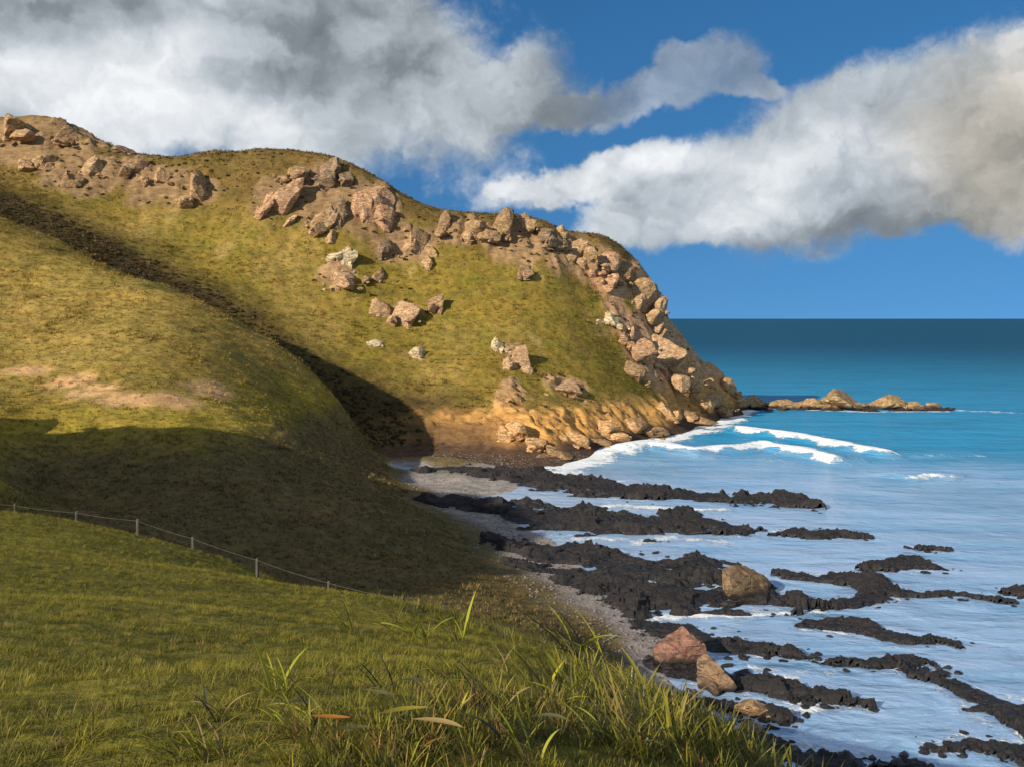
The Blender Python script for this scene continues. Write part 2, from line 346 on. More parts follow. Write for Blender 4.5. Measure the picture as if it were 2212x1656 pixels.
_sd = np.arange(100, 260, 0.5)
def on_ground(px, py):
    x = _sd*(px-1106)/2212; z = EYE+_sd*(HOR-py)/2212; k = np.argmax(base_h(x, _sd) >= z); return x[k], _sd[k], z[k]
def spot(x, y, z, L):
    m = np.zeros(np.shape(x))
    for (px, py, d, rx, rz) in L:
        cx, cy, cz = on_ground(px, py); q = np.sqrt(((x-cx)/rx)**2+((z-cz)/rz)**2+((y-cy)/(rz*2.5))**2)
        m = np.maximum(m, 1-sstep(0.35, 1.1, q+0.35*fbm2(x/3, y/3, 3, 61)))
    return m
def ground_colour(x, y, z, rm):
    n = fbm2(x/22, y/22, 4, 71)*0.5+0.5; n2 = fbm2(x/5, y/5, 4, 75)*0.5+0.5
    far = beyond_gully(x, y); d = np.hypot(x, y)
    def L(a, b, f): return a*(1-f[..., None])+b*f[..., None]
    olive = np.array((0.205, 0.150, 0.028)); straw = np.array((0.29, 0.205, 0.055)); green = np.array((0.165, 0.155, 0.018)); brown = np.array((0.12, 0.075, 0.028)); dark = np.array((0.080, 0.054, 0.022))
    c = np.ones(x.shape+(3,))*olive
    c = L(c, straw, sstep(0.42, 0.72, n)); c = L(c, green, sstep(0.5, 0.8, n2)*0.7)
    n3 = fbm2(x/11+3, y/11, 4, 78, 0.6)*0.5+0.5; c = L(c, brown*1.15, sstep(0.56, 0.78, n3)*0.55); c = L(c, np.array((0.36, 0.26, 0.10)), sstep(0.60, 0.8, 1-n3)*0.6)
    # headland: browner along its ridge; the gully's shade painted dark into the ground
    ridge = np.where(far, sstep(46, 62, z+(x+40)*0.14+9*(n2-.5)), 0)
    c = L(c, brown, ridge*0.75)
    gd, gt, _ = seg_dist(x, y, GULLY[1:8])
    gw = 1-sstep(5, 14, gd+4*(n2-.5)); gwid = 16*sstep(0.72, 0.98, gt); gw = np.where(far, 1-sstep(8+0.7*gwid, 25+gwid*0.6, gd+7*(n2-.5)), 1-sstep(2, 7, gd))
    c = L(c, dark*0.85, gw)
    # spur: pale straw, yellower low down, shaded foot painted browner, bare earth slips
    spur = (~far) & (d > 78)
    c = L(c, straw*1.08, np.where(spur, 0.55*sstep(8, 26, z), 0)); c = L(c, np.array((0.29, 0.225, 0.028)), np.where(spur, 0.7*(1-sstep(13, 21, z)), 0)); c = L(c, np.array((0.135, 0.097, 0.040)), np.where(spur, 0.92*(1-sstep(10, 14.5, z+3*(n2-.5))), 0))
    earth = np.array((0.50, 0.30, 0.145))
    slip = spot(x, y, z, [(60,800,172,5,1.6),(150,825,166,6,2.4),(200,845,166,6,2.2),(270,862,160,7,2.0),(370,865,158,7,2.0),(450,842,163,5,3.0),(480,850,163,3,1.8)])
    c = L(c, earth, np.where(spur, slip, 0))
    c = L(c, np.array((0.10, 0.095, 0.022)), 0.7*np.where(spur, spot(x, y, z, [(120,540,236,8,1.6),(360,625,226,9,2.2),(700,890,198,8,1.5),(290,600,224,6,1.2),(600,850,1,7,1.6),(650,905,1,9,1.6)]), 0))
    # near bank: deeper green turf
    bank = 1-sstep(62, 80, d)
    c = L(c, np.array((0.150, 0.135, 0.018))*(0.8+0.4*n2[..., None]), bank)
    # rock colours by where they crop out
    rockc = np.ones(x.shape+(3,))*np.array((0.29, 0.185, 0.095))
    rockc = L(rockc, np.array((0.40, 0.25, 0.13)), sstep(0.35, 0.7, fbm2(x/8, z/8, 3, 81)*0.5+0.5))
    rockc = L(rockc, np.array((0.20, 0.135, 0.07)), np.where(far, sstep(44, 56, z), 0)*0.7)
    rockc = L(rockc, np.array((0.50, 0.295, 0.165)), np.where(far, sstep(14, 28, x)*(1-sstep(46, 58, z)), 0)*0.9)
    orange = np.array((0.54, 0.29, 0.085))
    low = (1-sstep(7, 14, z))*(x > -45)
    rockc = L(rockc, orange, low*0.9); rockc = L(rockc, np.array((0.085, 0.052, 0.034)), 1-sstep(1.6, 3.8, z+2.0*(n2-.5)+0.05*np.clip(8-x, 0, 40)*0)) 
    rockc = L(rockc, np.array((0.10, 0.06, 0.035)), np.where(far, (1-sstep(-8, 6, x))*(1-sstep(5, 9, z)), 0)*0.8)
    c = L(c, rockc, rm)
    # shore: pale grey shingle
    shore = (1-sstep(0.45, 1.0, z+0.6*(n2-.5)))*np.where(far & (rm > .3), 0, 1)
    c = L(c, np.array((0.31, 0.275, 0.26))*(0.65+0.6*n2[..., None]), shore*sstep(60, 80, d))
    return c
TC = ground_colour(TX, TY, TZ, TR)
gx, gy = TX, TY
d_h = np.hypot(TX, TY)
region = np.where(beyond_gully(TX, TY), 2, 1)
fgd = d_h*1.0
region = np.where((fgd < 76) & (TX > -48-0*TY), 0, region)
region = np.where((region == 1) & (TZ < 1.1) & (d_h > 70) & (TX > -30), 3, region)
fr = region[:-1, :-1].ravel()
GF = grid_faces(*TX.shape)
keep = TZ[:-1, :-1].ravel() > -2.4
V = np.stack([TX, TY, TZ], -1).reshape(-1, 3); Cc = np.c_[TC.reshape(-1, 3), np.ones(TC.size//3)]; Rk = TR.ravel()
for k, nm in enumerate(('grassy_bank', 'hillside', 'headland', 'beach')):
    f = GF[(fr == k) & keep][:, ::-1]; idx, inv = np.unique(f, return_inverse=True); inv = inv.reshape(f.shape)
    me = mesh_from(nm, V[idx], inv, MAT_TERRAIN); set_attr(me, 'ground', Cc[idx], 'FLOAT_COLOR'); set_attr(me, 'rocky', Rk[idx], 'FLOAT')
    o = link(nm, me); o['kind'] = 'structure'

# ------------------------------------------------------------------ sea
def sea_material():
    m, t, b = new_mat('sea_water')
    co = t.n('ShaderNodeNewGeometry').outputs['Position']
    fo = t.attr('foam').outputs['Fac']; sh = t.attr('shallow').outputs['Fac']; tq = t.attr('turquoise').outputs['Fac']
    deep = (0.013, 0.078, 0.148); turq = (0.028, 0.27, 0.49); shal = (0.46, 0.62, 0.88)
    nl = t.noise(t.mapping(co, scale=(0.02, 0.045, 1)), 1.0, 5, 0.6, 0.6)
    c = t.mix(t.math('MULTIPLY', tq, t.rng(nl, 0.2, 0.6, 0.65, 1.0)), deep, turq)
    c = t.mix(t.math('MULTIPLY', sh, t.rng(nl, 0.25, 0.65, 0.6, 1.0)), c, shal)
    nf = t.noise(t.mapping(co, scale=(0.5, 0.35, 1)), 1.0, 8, 0.7, 0.4); nf2 = t.noise(co, 2.6, 5, 0.7, 0.3)
    ff = t.rng(t.math('ADD', fo, t.math('ADD', t.math('MULTIPLY', t.math('SUBTRACT', nf, 0.5), 1.8), t.math('MULTIPLY', t.math('SUBTRACT', nf2, 0.5), 0.8))), 0.36, 0.72)
    ff = t.math('MULTIPLY', ff, t.rng(fo, 0.03, 0.2))
    c = t.mix(ff, c, (0.80, 0.83, 0.85))
    w1 = t.noise(t.mapping(co, rot=(0, 0, 0.35), scale=(0.16, 0.26, 1)), 1.0, 5, 0.55, 0.4); w2 = t.noise(t.mapping(co, rot=(0, 0, -0.2), scale=(0.7, 1.1, 1)), 1.0, 4, 0.55)
    w3 = t.noise(t.mapping(co, scale=(0.025, 0.07, 1)), 1.0, 5, 0.6)
    hh = t.math('ADD', t.math('ADD', t.math('MULTIPLY', w1, 1.2), t.math('MULTIPLY', w2, 0.16)), t.math('ADD', t.math('MULTIPLY', w3, t.rng(sh, 0, 1, 3.0, 1.0)), t.math('MULTIPLY', nf, t.math('MULTIPLY', ff, 0.8))))
    bp = t.n('ShaderNodeBump'); t.put(bp.inputs['Height'], hh); bp.inputs['Strength'].default_value = 0.7; bp.inputs['Distance'].default_value = 0.8
    # body colour under a skin of reflection; the steep little waves of open water keep the skin weak far out
    df = t.n('ShaderNodeBsdfDiffuse'); t.put(df.inputs[0], c); t.put(df.inputs['Normal'], bp.outputs[0])
    gl = t.n('ShaderNodeBsdfGlossy'); t.put(gl.inputs['Roughness'], 0.16); t.put(gl.inputs['Normal'], bp.outputs[0])
    fr = t.n('ShaderNodeFresnel'); fr.inputs[0].default_value = 1.33; t.put(fr.inputs['Normal'], bp.outputs[0])
    cap = t.math('ADD', 0.05, t.math('ADD', t.math('MULTIPLY', tq, 0.10), t.math('MULTIPLY', sh, 0.30)))
    fac = t.math('MULTIPLY', t.math('MINIMUM', fr.outputs[0], cap), t.math('SUBTRACT', 1.0, t.math('MULTIPLY', ff, 0.9)))
    ms = t.n('ShaderNodeMixShader'); t.put(ms.inputs[0], fac); t.put(ms.inputs[1], df.outputs[0]); t.put(ms.inputs[2], gl.outputs[0])
    t.put([n for n in t.t.nodes if n.type == 'OUTPUT_MATERIAL'][0].inputs[0], ms.outputs[0]); t.t.nodes.remove(b)
    return m
MAT_SEA = sea_material()
# the black reefs: spine seen at, half width
REEFS = [
 ([(905,1022,4),(1000,1022,8),(1150,1030,14),(1250,1048,17),(1350,1062,15),(1450,1070,11),(1560,1080,8),(1640,1085,9),(1690,1082,15),(1730,1090,9),(1775,1097,3)], 'long thin black reef farthest out, running from the gully mouth into the bay'),
 ([(915,1090,4),(1000,1096,11),(1120,1106,17),(1200,1120,22),(1290,1130,26),(1380,1130,24),(1480,1128,20),(1560,1142,14),(1615,1154,5)], 'wide black reef second from the headland, joined to the beach'),
 ([(1060,1182,6),(1150,1190,18),(1250,1202,26),(1330,1217,24),(1400,1228,27),(1480,1230,25),(1540,1245,16),(1575,1260,7)], 'black reef in the middle of the beach, left of the tan dome'),
 ([(1100,1230,5),(1180,1238,14),(1280,1264,26),(1380,1290,32),(1480,1295,30),(1560,1295,27),(1640,1295,20),(1720,1304,11),(1778,1314,4)], 'broad black reef carrying the tan dome at its seaward end'),
 ([(1360,1345,9),(1450,1368,20),(1540,1393,22),(1620,1403,16),(1700,1414,7),(1745,1421,3)], 'black reef tapering seaward behind the red boulder'),
 ([(1450,1440,14),(1560,1460,24),(1640,1475,20),(1720,1494,20),(1790,1508,12),(1862,1520,3)], 'pointed black reef beside the ochre boulder'),
 ([(1480,1512,10),(1600,1530,12),(1660,1548,10),(1695,1554,3)], 'short black ledge under the flat tan block'),
 ([(1540,1590,20),(1640,1600,26),(1720,1630,30),(1800,1655,28),(1900,1690,18)], 'black reef at the foot of the grassy edge, nearest the viewer'),
 ([(1688,1157,3),(1730,1151,11),(1780,1151,12),(1840,1157,7),(1884,1164,3)], 'lone black rock awash beyond the wide reef'),
 ([(1868,1230,4),(1910,1226,9),(1960,1217,13),(2000,1221,9),(2042,1230,3)], 'humped black rock awash in the middle of the bay'),
 ([(1978,1186,3),(2005,1184,5),(2042,1187,3)], 'smallest black rock awash, just beyond the humped one'),
 ([(1680,1242,3),(1730,1246,9),(1790,1247,11),(1850,1258,11),(1900,1278,12),(1870,1298,15),(1825,1308,8)], 'hooked black reef right of the tan dome'),
 ([(1925,1284,7),(1990,1288,5),(2050,1282,8),(2110,1288,9),(2192,1300,3)], 'thin black reef stretching right from the hooked one'),
 ([(2180,1283,4),(2212,1280,9),(2270,1284,7)], 'black rock awash cut by the right edge, level with the thin reef'),
 ([(1740,1348,6),(1800,1350,14),(1860,1364,16),(1930,1379,13),(2000,1384,7),(2040,1382,7),(2087,1393,3)], 'knobbly black reef below the hooked one'),
 ([(1790,1432,4),(1850,1434,9),(1900,1433,12),(1960,1431,9),(2002,1442,3)], 'low broken black reef between the knobbly one and the diagonal one'),
 ([(1980,1442,8),(2040,1468,18),(2110,1508,25),(2180,1545,27),(2270,1590,20)], 'thick black reef running diagonally out at the right edge'),
 ([(1990,1612,4),(2050,1612,12),(2110,1606,17),(2170,1626,20),(2260,1655,18)], 'ragged black reef in the lower right corner'),
 ([(1900,1662,4),(1945,1654,13),(2005,1668,9)], 'black rock tip at the bottom edge, left of the ragged reef'),
]
def reef_axis(spine, seed):
    sp = np.array(spine, float); tt = np.linspace(0, len(sp)-1, 110); PX, PY, PH = (np.interp(tt, np.arange(len(sp)), sp[:, k]) for k in range(3))
    PH = PH*(1.12 if 20 < seed < 38 else 1.02); WX, WY = sea_pt(PX, PY); return WX, WY, PH*WY**2/(EYE*2212)
def reef_q(X, Y, ax, seed):
    """1 on the spine of a reef, 0 along its ragged rim, negative outside"""
    WX, WY, hd = ax; amp = np.clip(hd.mean()/4, 0.35, 1)
    X2 = X+3.6*fbm2(X/7.5, Y/7.5, 5, seed, 0.6); Y2 = Y+5.2*amp*fbm2(X/6.5, Y/8.0, 5, seed+5, 0.6); q = np.full(X.shape, -9.0)
    for k in range(len(WX)): q = np.maximum(q, 1-np.sqrt(((X2-WX[k])/max(hd[k]*0.8, 0.9))**2+((Y2-WY[k])/max(hd[k], 0.8))**2))
    return q
BREAKERS = [([(1545,925),(1620,936),(1700,946),(1780,960),(1850,976),(1905,986),(1965,986)], 0.9, 1.0),
            ([(1290,985),(1400,966),(1500,982),(1570,976),(1650,968),(1720,980),(1790,996),(1850,1006)], 0.9, 1.0),
            ([(1950,1037),(2005,1030),(2080,1038)], 0.45, 0.62),
            ([(1960,986),(2060,984),(2140,984)], 0.15, 0.45), ([(2035,884),(2110,890),(2230,894)], 0.25, 0.55)]
EDGE_FOAM = [([(1180,1024),(1290,985),(1400,955),(1500,932),(1570,905),(1610,882)], 6.0, 0.95), ([(1620,880),(1740,884),(1850,888),(2040,888)], 3.0, 0.7),
             ([(1240,1102),(1330,1090),(1450,1098),(1560,1100)], 2.0, 0.75), ([(1370,1176),(1450,1160),(1560,1170)], 2.0, 0.6), ([(1390,1334),(1480,1330),(1600,1328),(1770,1320),(1800,1300)], 1.2, 0.75),
             ([(1620,1440),(1700,1450),(1790,1452)], 1.0, 0.6), ([(1640,1534),(1760,1530)], 0.9, 0.65), ([(1900,1420),(1960,1425)], 1.0, 0.4)]
srow = np.concatenate([np.arange(20, 60, 2.0), 60*1.0042**np.arange(0, 440)]); last = srow[-1]
srow = np.concatenate([srow, last*1.05**np.arange(1, 115)])
sang = np.radians(np.concatenate([np.arange(-100, -8, 2.0), np.arange(-8, 31, 0.11), np.arange(31, 100, 2.0)]))
SR, SA = np.meshgrid(srow, sang, indexing='ij'); SX = SR*np.sin(SA); SY = SR*np.cos(SA)
SZ = np.zeros(SX.shape); foam = np.zeros(SX.shape)
near = 1-sstep(500, 900, SR)
SZ += near*(0.10*fbm2(SX/9, SY/5, 3, 91)+0.22*sstep(170, 260, SR)*fbm2(SX/30+SY/90, SY/11, 3, 95))
wob = fbm2(SX/10, SY/10, 4, 97); milky = np.zeros(SX.shape)
win = (SR < 420) & (SA > -0.3)
wob2 = fbm2(SX/16+5, SY/6, 4, 98)
for line, hgt, fm in BREAKERS:
    L_ = [sea_pt(*q) for q in line]; d, t, s = seg_dist(SX[win], SY[win], L_)
    sd_ = d*s; endf = sstep(0, 0.12, t)*sstep(1, 0.85, t)
    ends = np.clip(1-(np.maximum(0, d-14))/10, 0, 1)
    up = np.where(sd_ > 0, np.exp(-(d/7.0)**2), np.exp(-(d/2.8)**2))   # long back, steep front
    SZ[win] += hgt*up*endf*1.9
    f_ = fm*np.exp(-((sd_+0.5+3.0*wob[win])/(1.4+1.3*np.sin(t*17+hgt*9)**2+2.0*np.clip(wob2[win], 0, 1)))**2)*(0.25+0.75*endf)
    trail = 0.62*fm*np.where(sd_ > 0, np.exp(-d/16.0), np.exp(-d/6.0))*endf
    foam[win] = np.maximum(foam[win], np.maximum(f_, trail*np.clip(0.5+1.3*wob2[win], 0, 1.4)))
for line, w, fm in EDGE_FOAM:
    L_ = [sea_pt(*q) for q in line]; d, t, s = seg_dist(SX[win], SY[win], L_)
    foam[win] = np.maximum(foam[win], fm*np.exp(-((d+w*0.8*wob[win])/w)**2))
surf = np.exp(-((SX-45-0.05*SY)/42)**2)*np.exp(-((SR-228)/30)**2)
foam = np.maximum(foam, 0.36*surf*np.clip(0.4+1.8*wob2, 0, 1.5)); foam = np.maximum(foam, 0.25*(1-sstep(150, 200, SR))*np.clip(1.9*fbm2(SX/9, SY/4, 4, 99)-0.25, 0, 1))
lace = fbm2(SX/3.2, SY/3.2, 4, 103, 0.6, True)
for i, (sp, lab) in enumerate(REEFS):
    ax = reef_axis(sp, 20+i*3); w_ = (SX > ax[0].min()-12) & (SX < ax[0].max()+12) & (SY > ax[1].min()-14) & (SY < ax[1].max()+14)
    q = reef_q(SX[w_], SY[w_], ax, 20+i*3); rim = np.exp(-((q+0.10)/0.22)**2)*np.clip(0.45+0.9*wob2[w_]+0.35*lace[w_], 0, 1)
    foam[w_] = np.maximum(foam[w_], 0.72*rim); milky[w_] = np.maximum(milky[w_], np.exp(-((q+0.2)/0.7)**2))
offs = SR+26*fbm2(SX/60, SY/60, 3, 101)
turq = np.clip(1-sstep(math.log(280), math.log(1500), np.log(offs+30*wob2)), 0, 1)**1.3
shal = np.clip((1-sstep(175, 262, offs+14*wob))*(0.72+0.5*wob2)+0.25*milky, 0, 1)
sea_v = np.stack([SX, SY, SZ], -1).reshape(-1, 3)
me = mesh_from('sea', sea_v, grid_faces(*SX.shape)[:, ::-1], MAT_SEA)
set_attr(me, 'foam', foam.ravel(), 'FLOAT'); set_attr(me, 'shallow', shal.ravel(), 'FLOAT'); set_attr(me, 'turquoise', turq.ravel(), 'FLOAT')
o = link('sea', me); o['kind'] = 'structure'
#==OBJECTS==

# ------------------------------------------------------------------ helpers for things
def tag(o, label, cat, group=None, kind=None):
    o['label'] = label; o['category'] = cat
    if group: o['group'] = group
    if kind: o['kind'] = kind
    return o
_dd = np.concatenate([np.arange(3, 30, 0.1), np.arange(30, 120, 0.3), np.arange(120, 380, 0.5)])
def hit(px, py, dmin=0.0):
    """where the line of sight meets the land or the sea"""
    d = _dd[_dd >= dmin]; x = d*(px-1106)/2212; z = EYE+d*(HOR-py)/2212
    h = np.maximum(height(x, d), 0.0); k = np.argmax(h >= z)
    if not (h >= z).any(): k = len(d)-1
    return Vector((x[k], d[k], h[k]))
def ground(x, y): return float(height(np.array([x]), np.array([y]))[0])
_ico = {}
def ico(sub):
    if sub not in _ico:
        bm = bmesh.new(); bmesh.ops.create_icosphere(bm, subdivisions=sub, radius=1.0)
        bm.verts.index_update(); _ico[sub] = (np.array([v.co for v in bm.verts]), np.array([[v.index for v in f.verts] for f in bm.faces])); bm.free()
    return _ico[sub]
def chunk(rs, c, r, sub=3, planes=11, sharp=0.45, rough=0.05, rot=None):
    """one block of rock: a ball cut by random planes, then weathered"""
    v, f = ico(sub); n = rs.normal(size=(planes, 3)); n /= np.linalg.norm(n, axis=1)[:, None]; dd = rs.uniform(sharp, 0.85, planes)
    q = v@n.T; rad = np.where(q > 0.08, dd/np.maximum(q, 0.08), 9).min(1); rad = np.minimum(rad, 1.35); p = v*rad[:, None]
    off = rs.rand(3)*50
    p = p*(1+rough*(fbm3(p*2.2+off, 4, 3, 0.55, True)-0.3)[:, None]*2)
    p = p*np.array(r)
    a = rs.uniform(-.35, .35, 2) if rot is None else rot[:2]; az_ = rs.uniform(0, 6.28) if rot is None else rot[2]
    ca, sa = math.cos(az_), math.sin(az_); Rz = np.array([[ca, -sa, 0], [sa, ca, 0], [0, 0, 1]])
    cx, sx = math.cos(a[0]), math.sin(a[0]); Rx = np.array([[1, 0, 0], [0, cx, -sx], [0, sx, cx]])
    cy, sy = math.cos(a[1]), math.sin(a[1]); Ry = np.array([[cy, 0, sy], [0, 1, 0], [-sy, 0, cy]])
    return p@(Ry@Rx@Rz).T+np.array(c), f
def join(parts):
    vs, fs, k = [], [], 0
    for v, f in parts: vs.append(v); fs.append(f+k); k += len(v)
    return np.concatenate(vs), np.concatenate(fs)

def rock_material(name, base, light, dark, wet=0.0, tide=None):
    m, t, b = new_mat(name); co = t.n('ShaderNodeNewGeometry').outputs['Position']
    n1 = t.noise(co, 0.55, 6, 0.62, 0.4); n2 = t.noise(t.mapping(co, rot=(0.4, 0.3, 0.2), scale=(1.2, 1.2, 3.5)), 0.8, 8, 0.68, 0.3); n3 = t.noise(co, 5, 5, 0.7)
    vo = t.n('ShaderNodeTexVoronoi', feature='DISTANCE_TO_EDGE'); t.put(vo.inputs['Vector'], t.mapping(co, rot=(0.3, 0.2, 0.5), scale=(1, 1, 1.8))); vo.inputs['Scale'].default_value = 0.28
    crack = t.rng(vo.outputs[0], 0.0, 0.03)
    c = t.mix(t.rng(n1, 0.35, 0.65), base, light); c = t.mix(t.rng(n2, 0.58, 0.34), c, dark); c = t.mix(t.math('MULTIPLY', t.math('SUBTRACT', 1.0, crack), 0.35), c, dark)
    c = t.mix(1.0, c, t.ramp(n3, [(0.3, (0.7, 0.7, 0.7)), (0.7, (1.25, 1.25, 1.25))]), 'MULTIPLY')
    if tide is not None:
        z = t.n('ShaderNodeSeparateXYZ'); t.put(z.inputs[0], co)
        c = t.mix(t.rng(t.math('ADD', z.outputs[2], t.math('MULTIPLY', t.math('SUBTRACT', n1, .5), 1.5)), tide+0.5, tide-0.5), c, (0.035, 0.027, 0.024))
    t.put(b.inputs['Base Color'], c); t.put(b.inputs['Roughness'], t.rng(n2, 0.3, 0.7, 0.95-wet*1.1, 0.95-wet*0.5)); b.inputs['Specular IOR Level'].default_value = 0.2+wet*0.4
    bump(t, b, t.math('ADD', t.math('MULTIPLY', n2, 1.0), t.math('ADD', t.math('MULTIPLY', n3, 0.25), t.math('MULTIPLY', crack, 0.3))), 0.9, 0.35)
    return m
RM = {'tan': rock_material('tan_rock', (0.40, 0.245, 0.12), (0.52, 0.35, 0.19), (0.17, 0.10, 0.05)),
      'peach': rock_material('peach_rock', (0.46, 0.25, 0.13), (0.58, 0.37, 0.22), (0.15, 0.085, 0.045)),
      'pink': rock_material('pink_rock', (0.47, 0.28, 0.15), (0.57, 0.385, 0.225), (0.20, 0.12, 0.06)),
      'cream': rock_material('cream_rock', (0.52, 0.40, 0.22), (0.66, 0.55, 0.36), (0.20, 0.14, 0.075)),
      'brown': rock_material('brown_rock', (0.29, 0.175, 0.085), (0.40, 0.26, 0.14), (0.12, 0.075, 0.04)),
      'grey': rock_material('grey_brown_rock', (0.24, 0.155, 0.09), (0.34, 0.24, 0.15), (0.09, 0.06, 0.035)),
      'orange': rock_material('orange_rock', (0.52, 0.29, 0.12), (0.64, 0.41, 0.20), (0.20, 0.105, 0.05), 0.0, 0.9),
      'point': rock_material('tide_marked_rock', (0.36, 0.22, 0.09), (0.48, 0.33, 0.17), (0.10, 0.06, 0.035), 0.1, 1.1),
      'redstone': rock_material('red_stone', (0.25, 0.115, 0.08), (0.31, 0.17, 0.12), (0.09, 0.06, 0.05), 0.0, 0.7), 'dome': rock_material('dun_stone', (0.20, 0.13, 0.07), (0.27, 0.18, 0.10), (0.07, 0.05, 0.035), 0.0, 0.9),
      'ochre': rock_material('ochre_stone', (0.25, 0.155, 0.085), (0.34, 0.22, 0.13), (0.08, 0.06, 0.05), 0.0, 0.6)}

def reef_material():
    m, t, b = new_mat('wet_black_rock'); co = t.n('ShaderNodeNewGeometry').outputs['Position']; z = t.n('ShaderNodeSeparateXYZ'); t.put(z.inputs[0], co)
    n1 = t.noise(co, 0.22, 5, 0.6, 0.5); n2 = t.noise(t.mapping(co, rot=(0.3, 0.2, 0.4), scale=(0.8, 2.2, 3.0)), 1.0, 8, 0.7, 0.4); n3 = t.noise(co, 4, 6, 0.7)
    c = t.mix(t.rng(n1, 0.36, 0.64), (0.009, 0.009, 0.0115), (0.019, 0.015, 0.015)); c = t.mix(t.rng(n2, 0.42, 0.7), c, (0.036, 0.029, 0.027)); c = t.mix(t.rng(n2, 0.45, 0.3), c, (0.006, 0.005, 0.006))
    c = t.mix(t.math('MULTIPLY', t.rng(z.outputs[2], 0.55, 1.3), t.rng(n3, 0.4, 0.65)), c, (0.036, 0.031, 0.030))          # dry tops
    c = t.mix(t.math('MULTIPLY', t.rng(n1, 0.55, 0.42), t.rng(n3, 0.5, 0.7, 0, 0.7)), c, (0.020, 0.020, 0.009))            # weed
    wet = t.rng(z.outputs[2], 0.9, 0.1)
    t.put(b.inputs['Base Color'], c); t.put(b.inputs['Roughness'], t.math('SUBTRACT', 0.85, t.math('MULTIPLY', wet, t.rng(n3, 0.3, 0.7, 0.3, 0.6)))); b.inputs['Specular IOR Level'].default_value = 0.35
    bump(t, b, t.math('ADD', t.math('MULTIPLY', n2, 1.0), t.math('MULTIPLY', n3, 0.35)), 0.9, 0.3); return m
RM['reef'] = reef_material()

# ------------------------------------------------------------------ rocks cropping out of the headland
def outcrop(name, label, cat, px, py, w, h, mat, n=4, lean=0.0, seed=0, group=None, sink=0.52, dmin=0.0, deep=1.0, sub=3, pos=None):
    """w, h: apparent width and height, in rows of a 2212-wide view; the real size follows from the distance"""
    rs = np.random.RandomState(seed+1); p = pos if pos is not None else hit(px, py, dmin); s = p.y/2212
    W, H = w*s/2, h*s/2; parts = []
    # the main block, then lower blocks and rubble stepping out from it
    main = chunk(rs, (0, W*0.25, 0), (W*(1.0 if n == 1 else 0.8), W*0.9*deep, H*1.12), 4 if w > 95 or sub > 3 else 3, rot=(rs.uniform(-.15, .15), lean+rs.uniform(-.15, .15), rs.uniform(-.5, .5)))
    parts = [main]
    for k in range(n+1):
        u = rs.uniform(-1, 1); q = rs.uniform(0.3, 0.6)
        parts.append(chunk(rs, (u*W*0.85, rs.uniform(-.55, .4)*W*deep, -H*rs.uniform(-0.1, 0.55)-abs(u)*H*0.25-u*lean*H*1.1), (W*q, W*q*0.9*deep, H*q*1.1), 3, rot=(rs.uniform(-.2, .2), lean+rs.uniform(-.25, .25), rs.uniform(-.5, .5))))
    for k in range(n*2):
        u = rs.uniform(-1.35, 1.35); q = rs.uniform(0.07, 0.2)
        parts.append(chunk(rs, (u*W, rs.uniform(-.9, .2)*W*deep, -H*rs.uniform(0.2, 0.75)-u*lean*H*0.9), (W*q*1.2, W*q, W*q*0.8), 2))
    v, f = join(parts); v[:, 2] += H*(1-2*sink)*0.5
    o = link(name, mesh_from(name, v, f, RM[mat], False)); o.location = p
    return tag(o, label, cat, group)
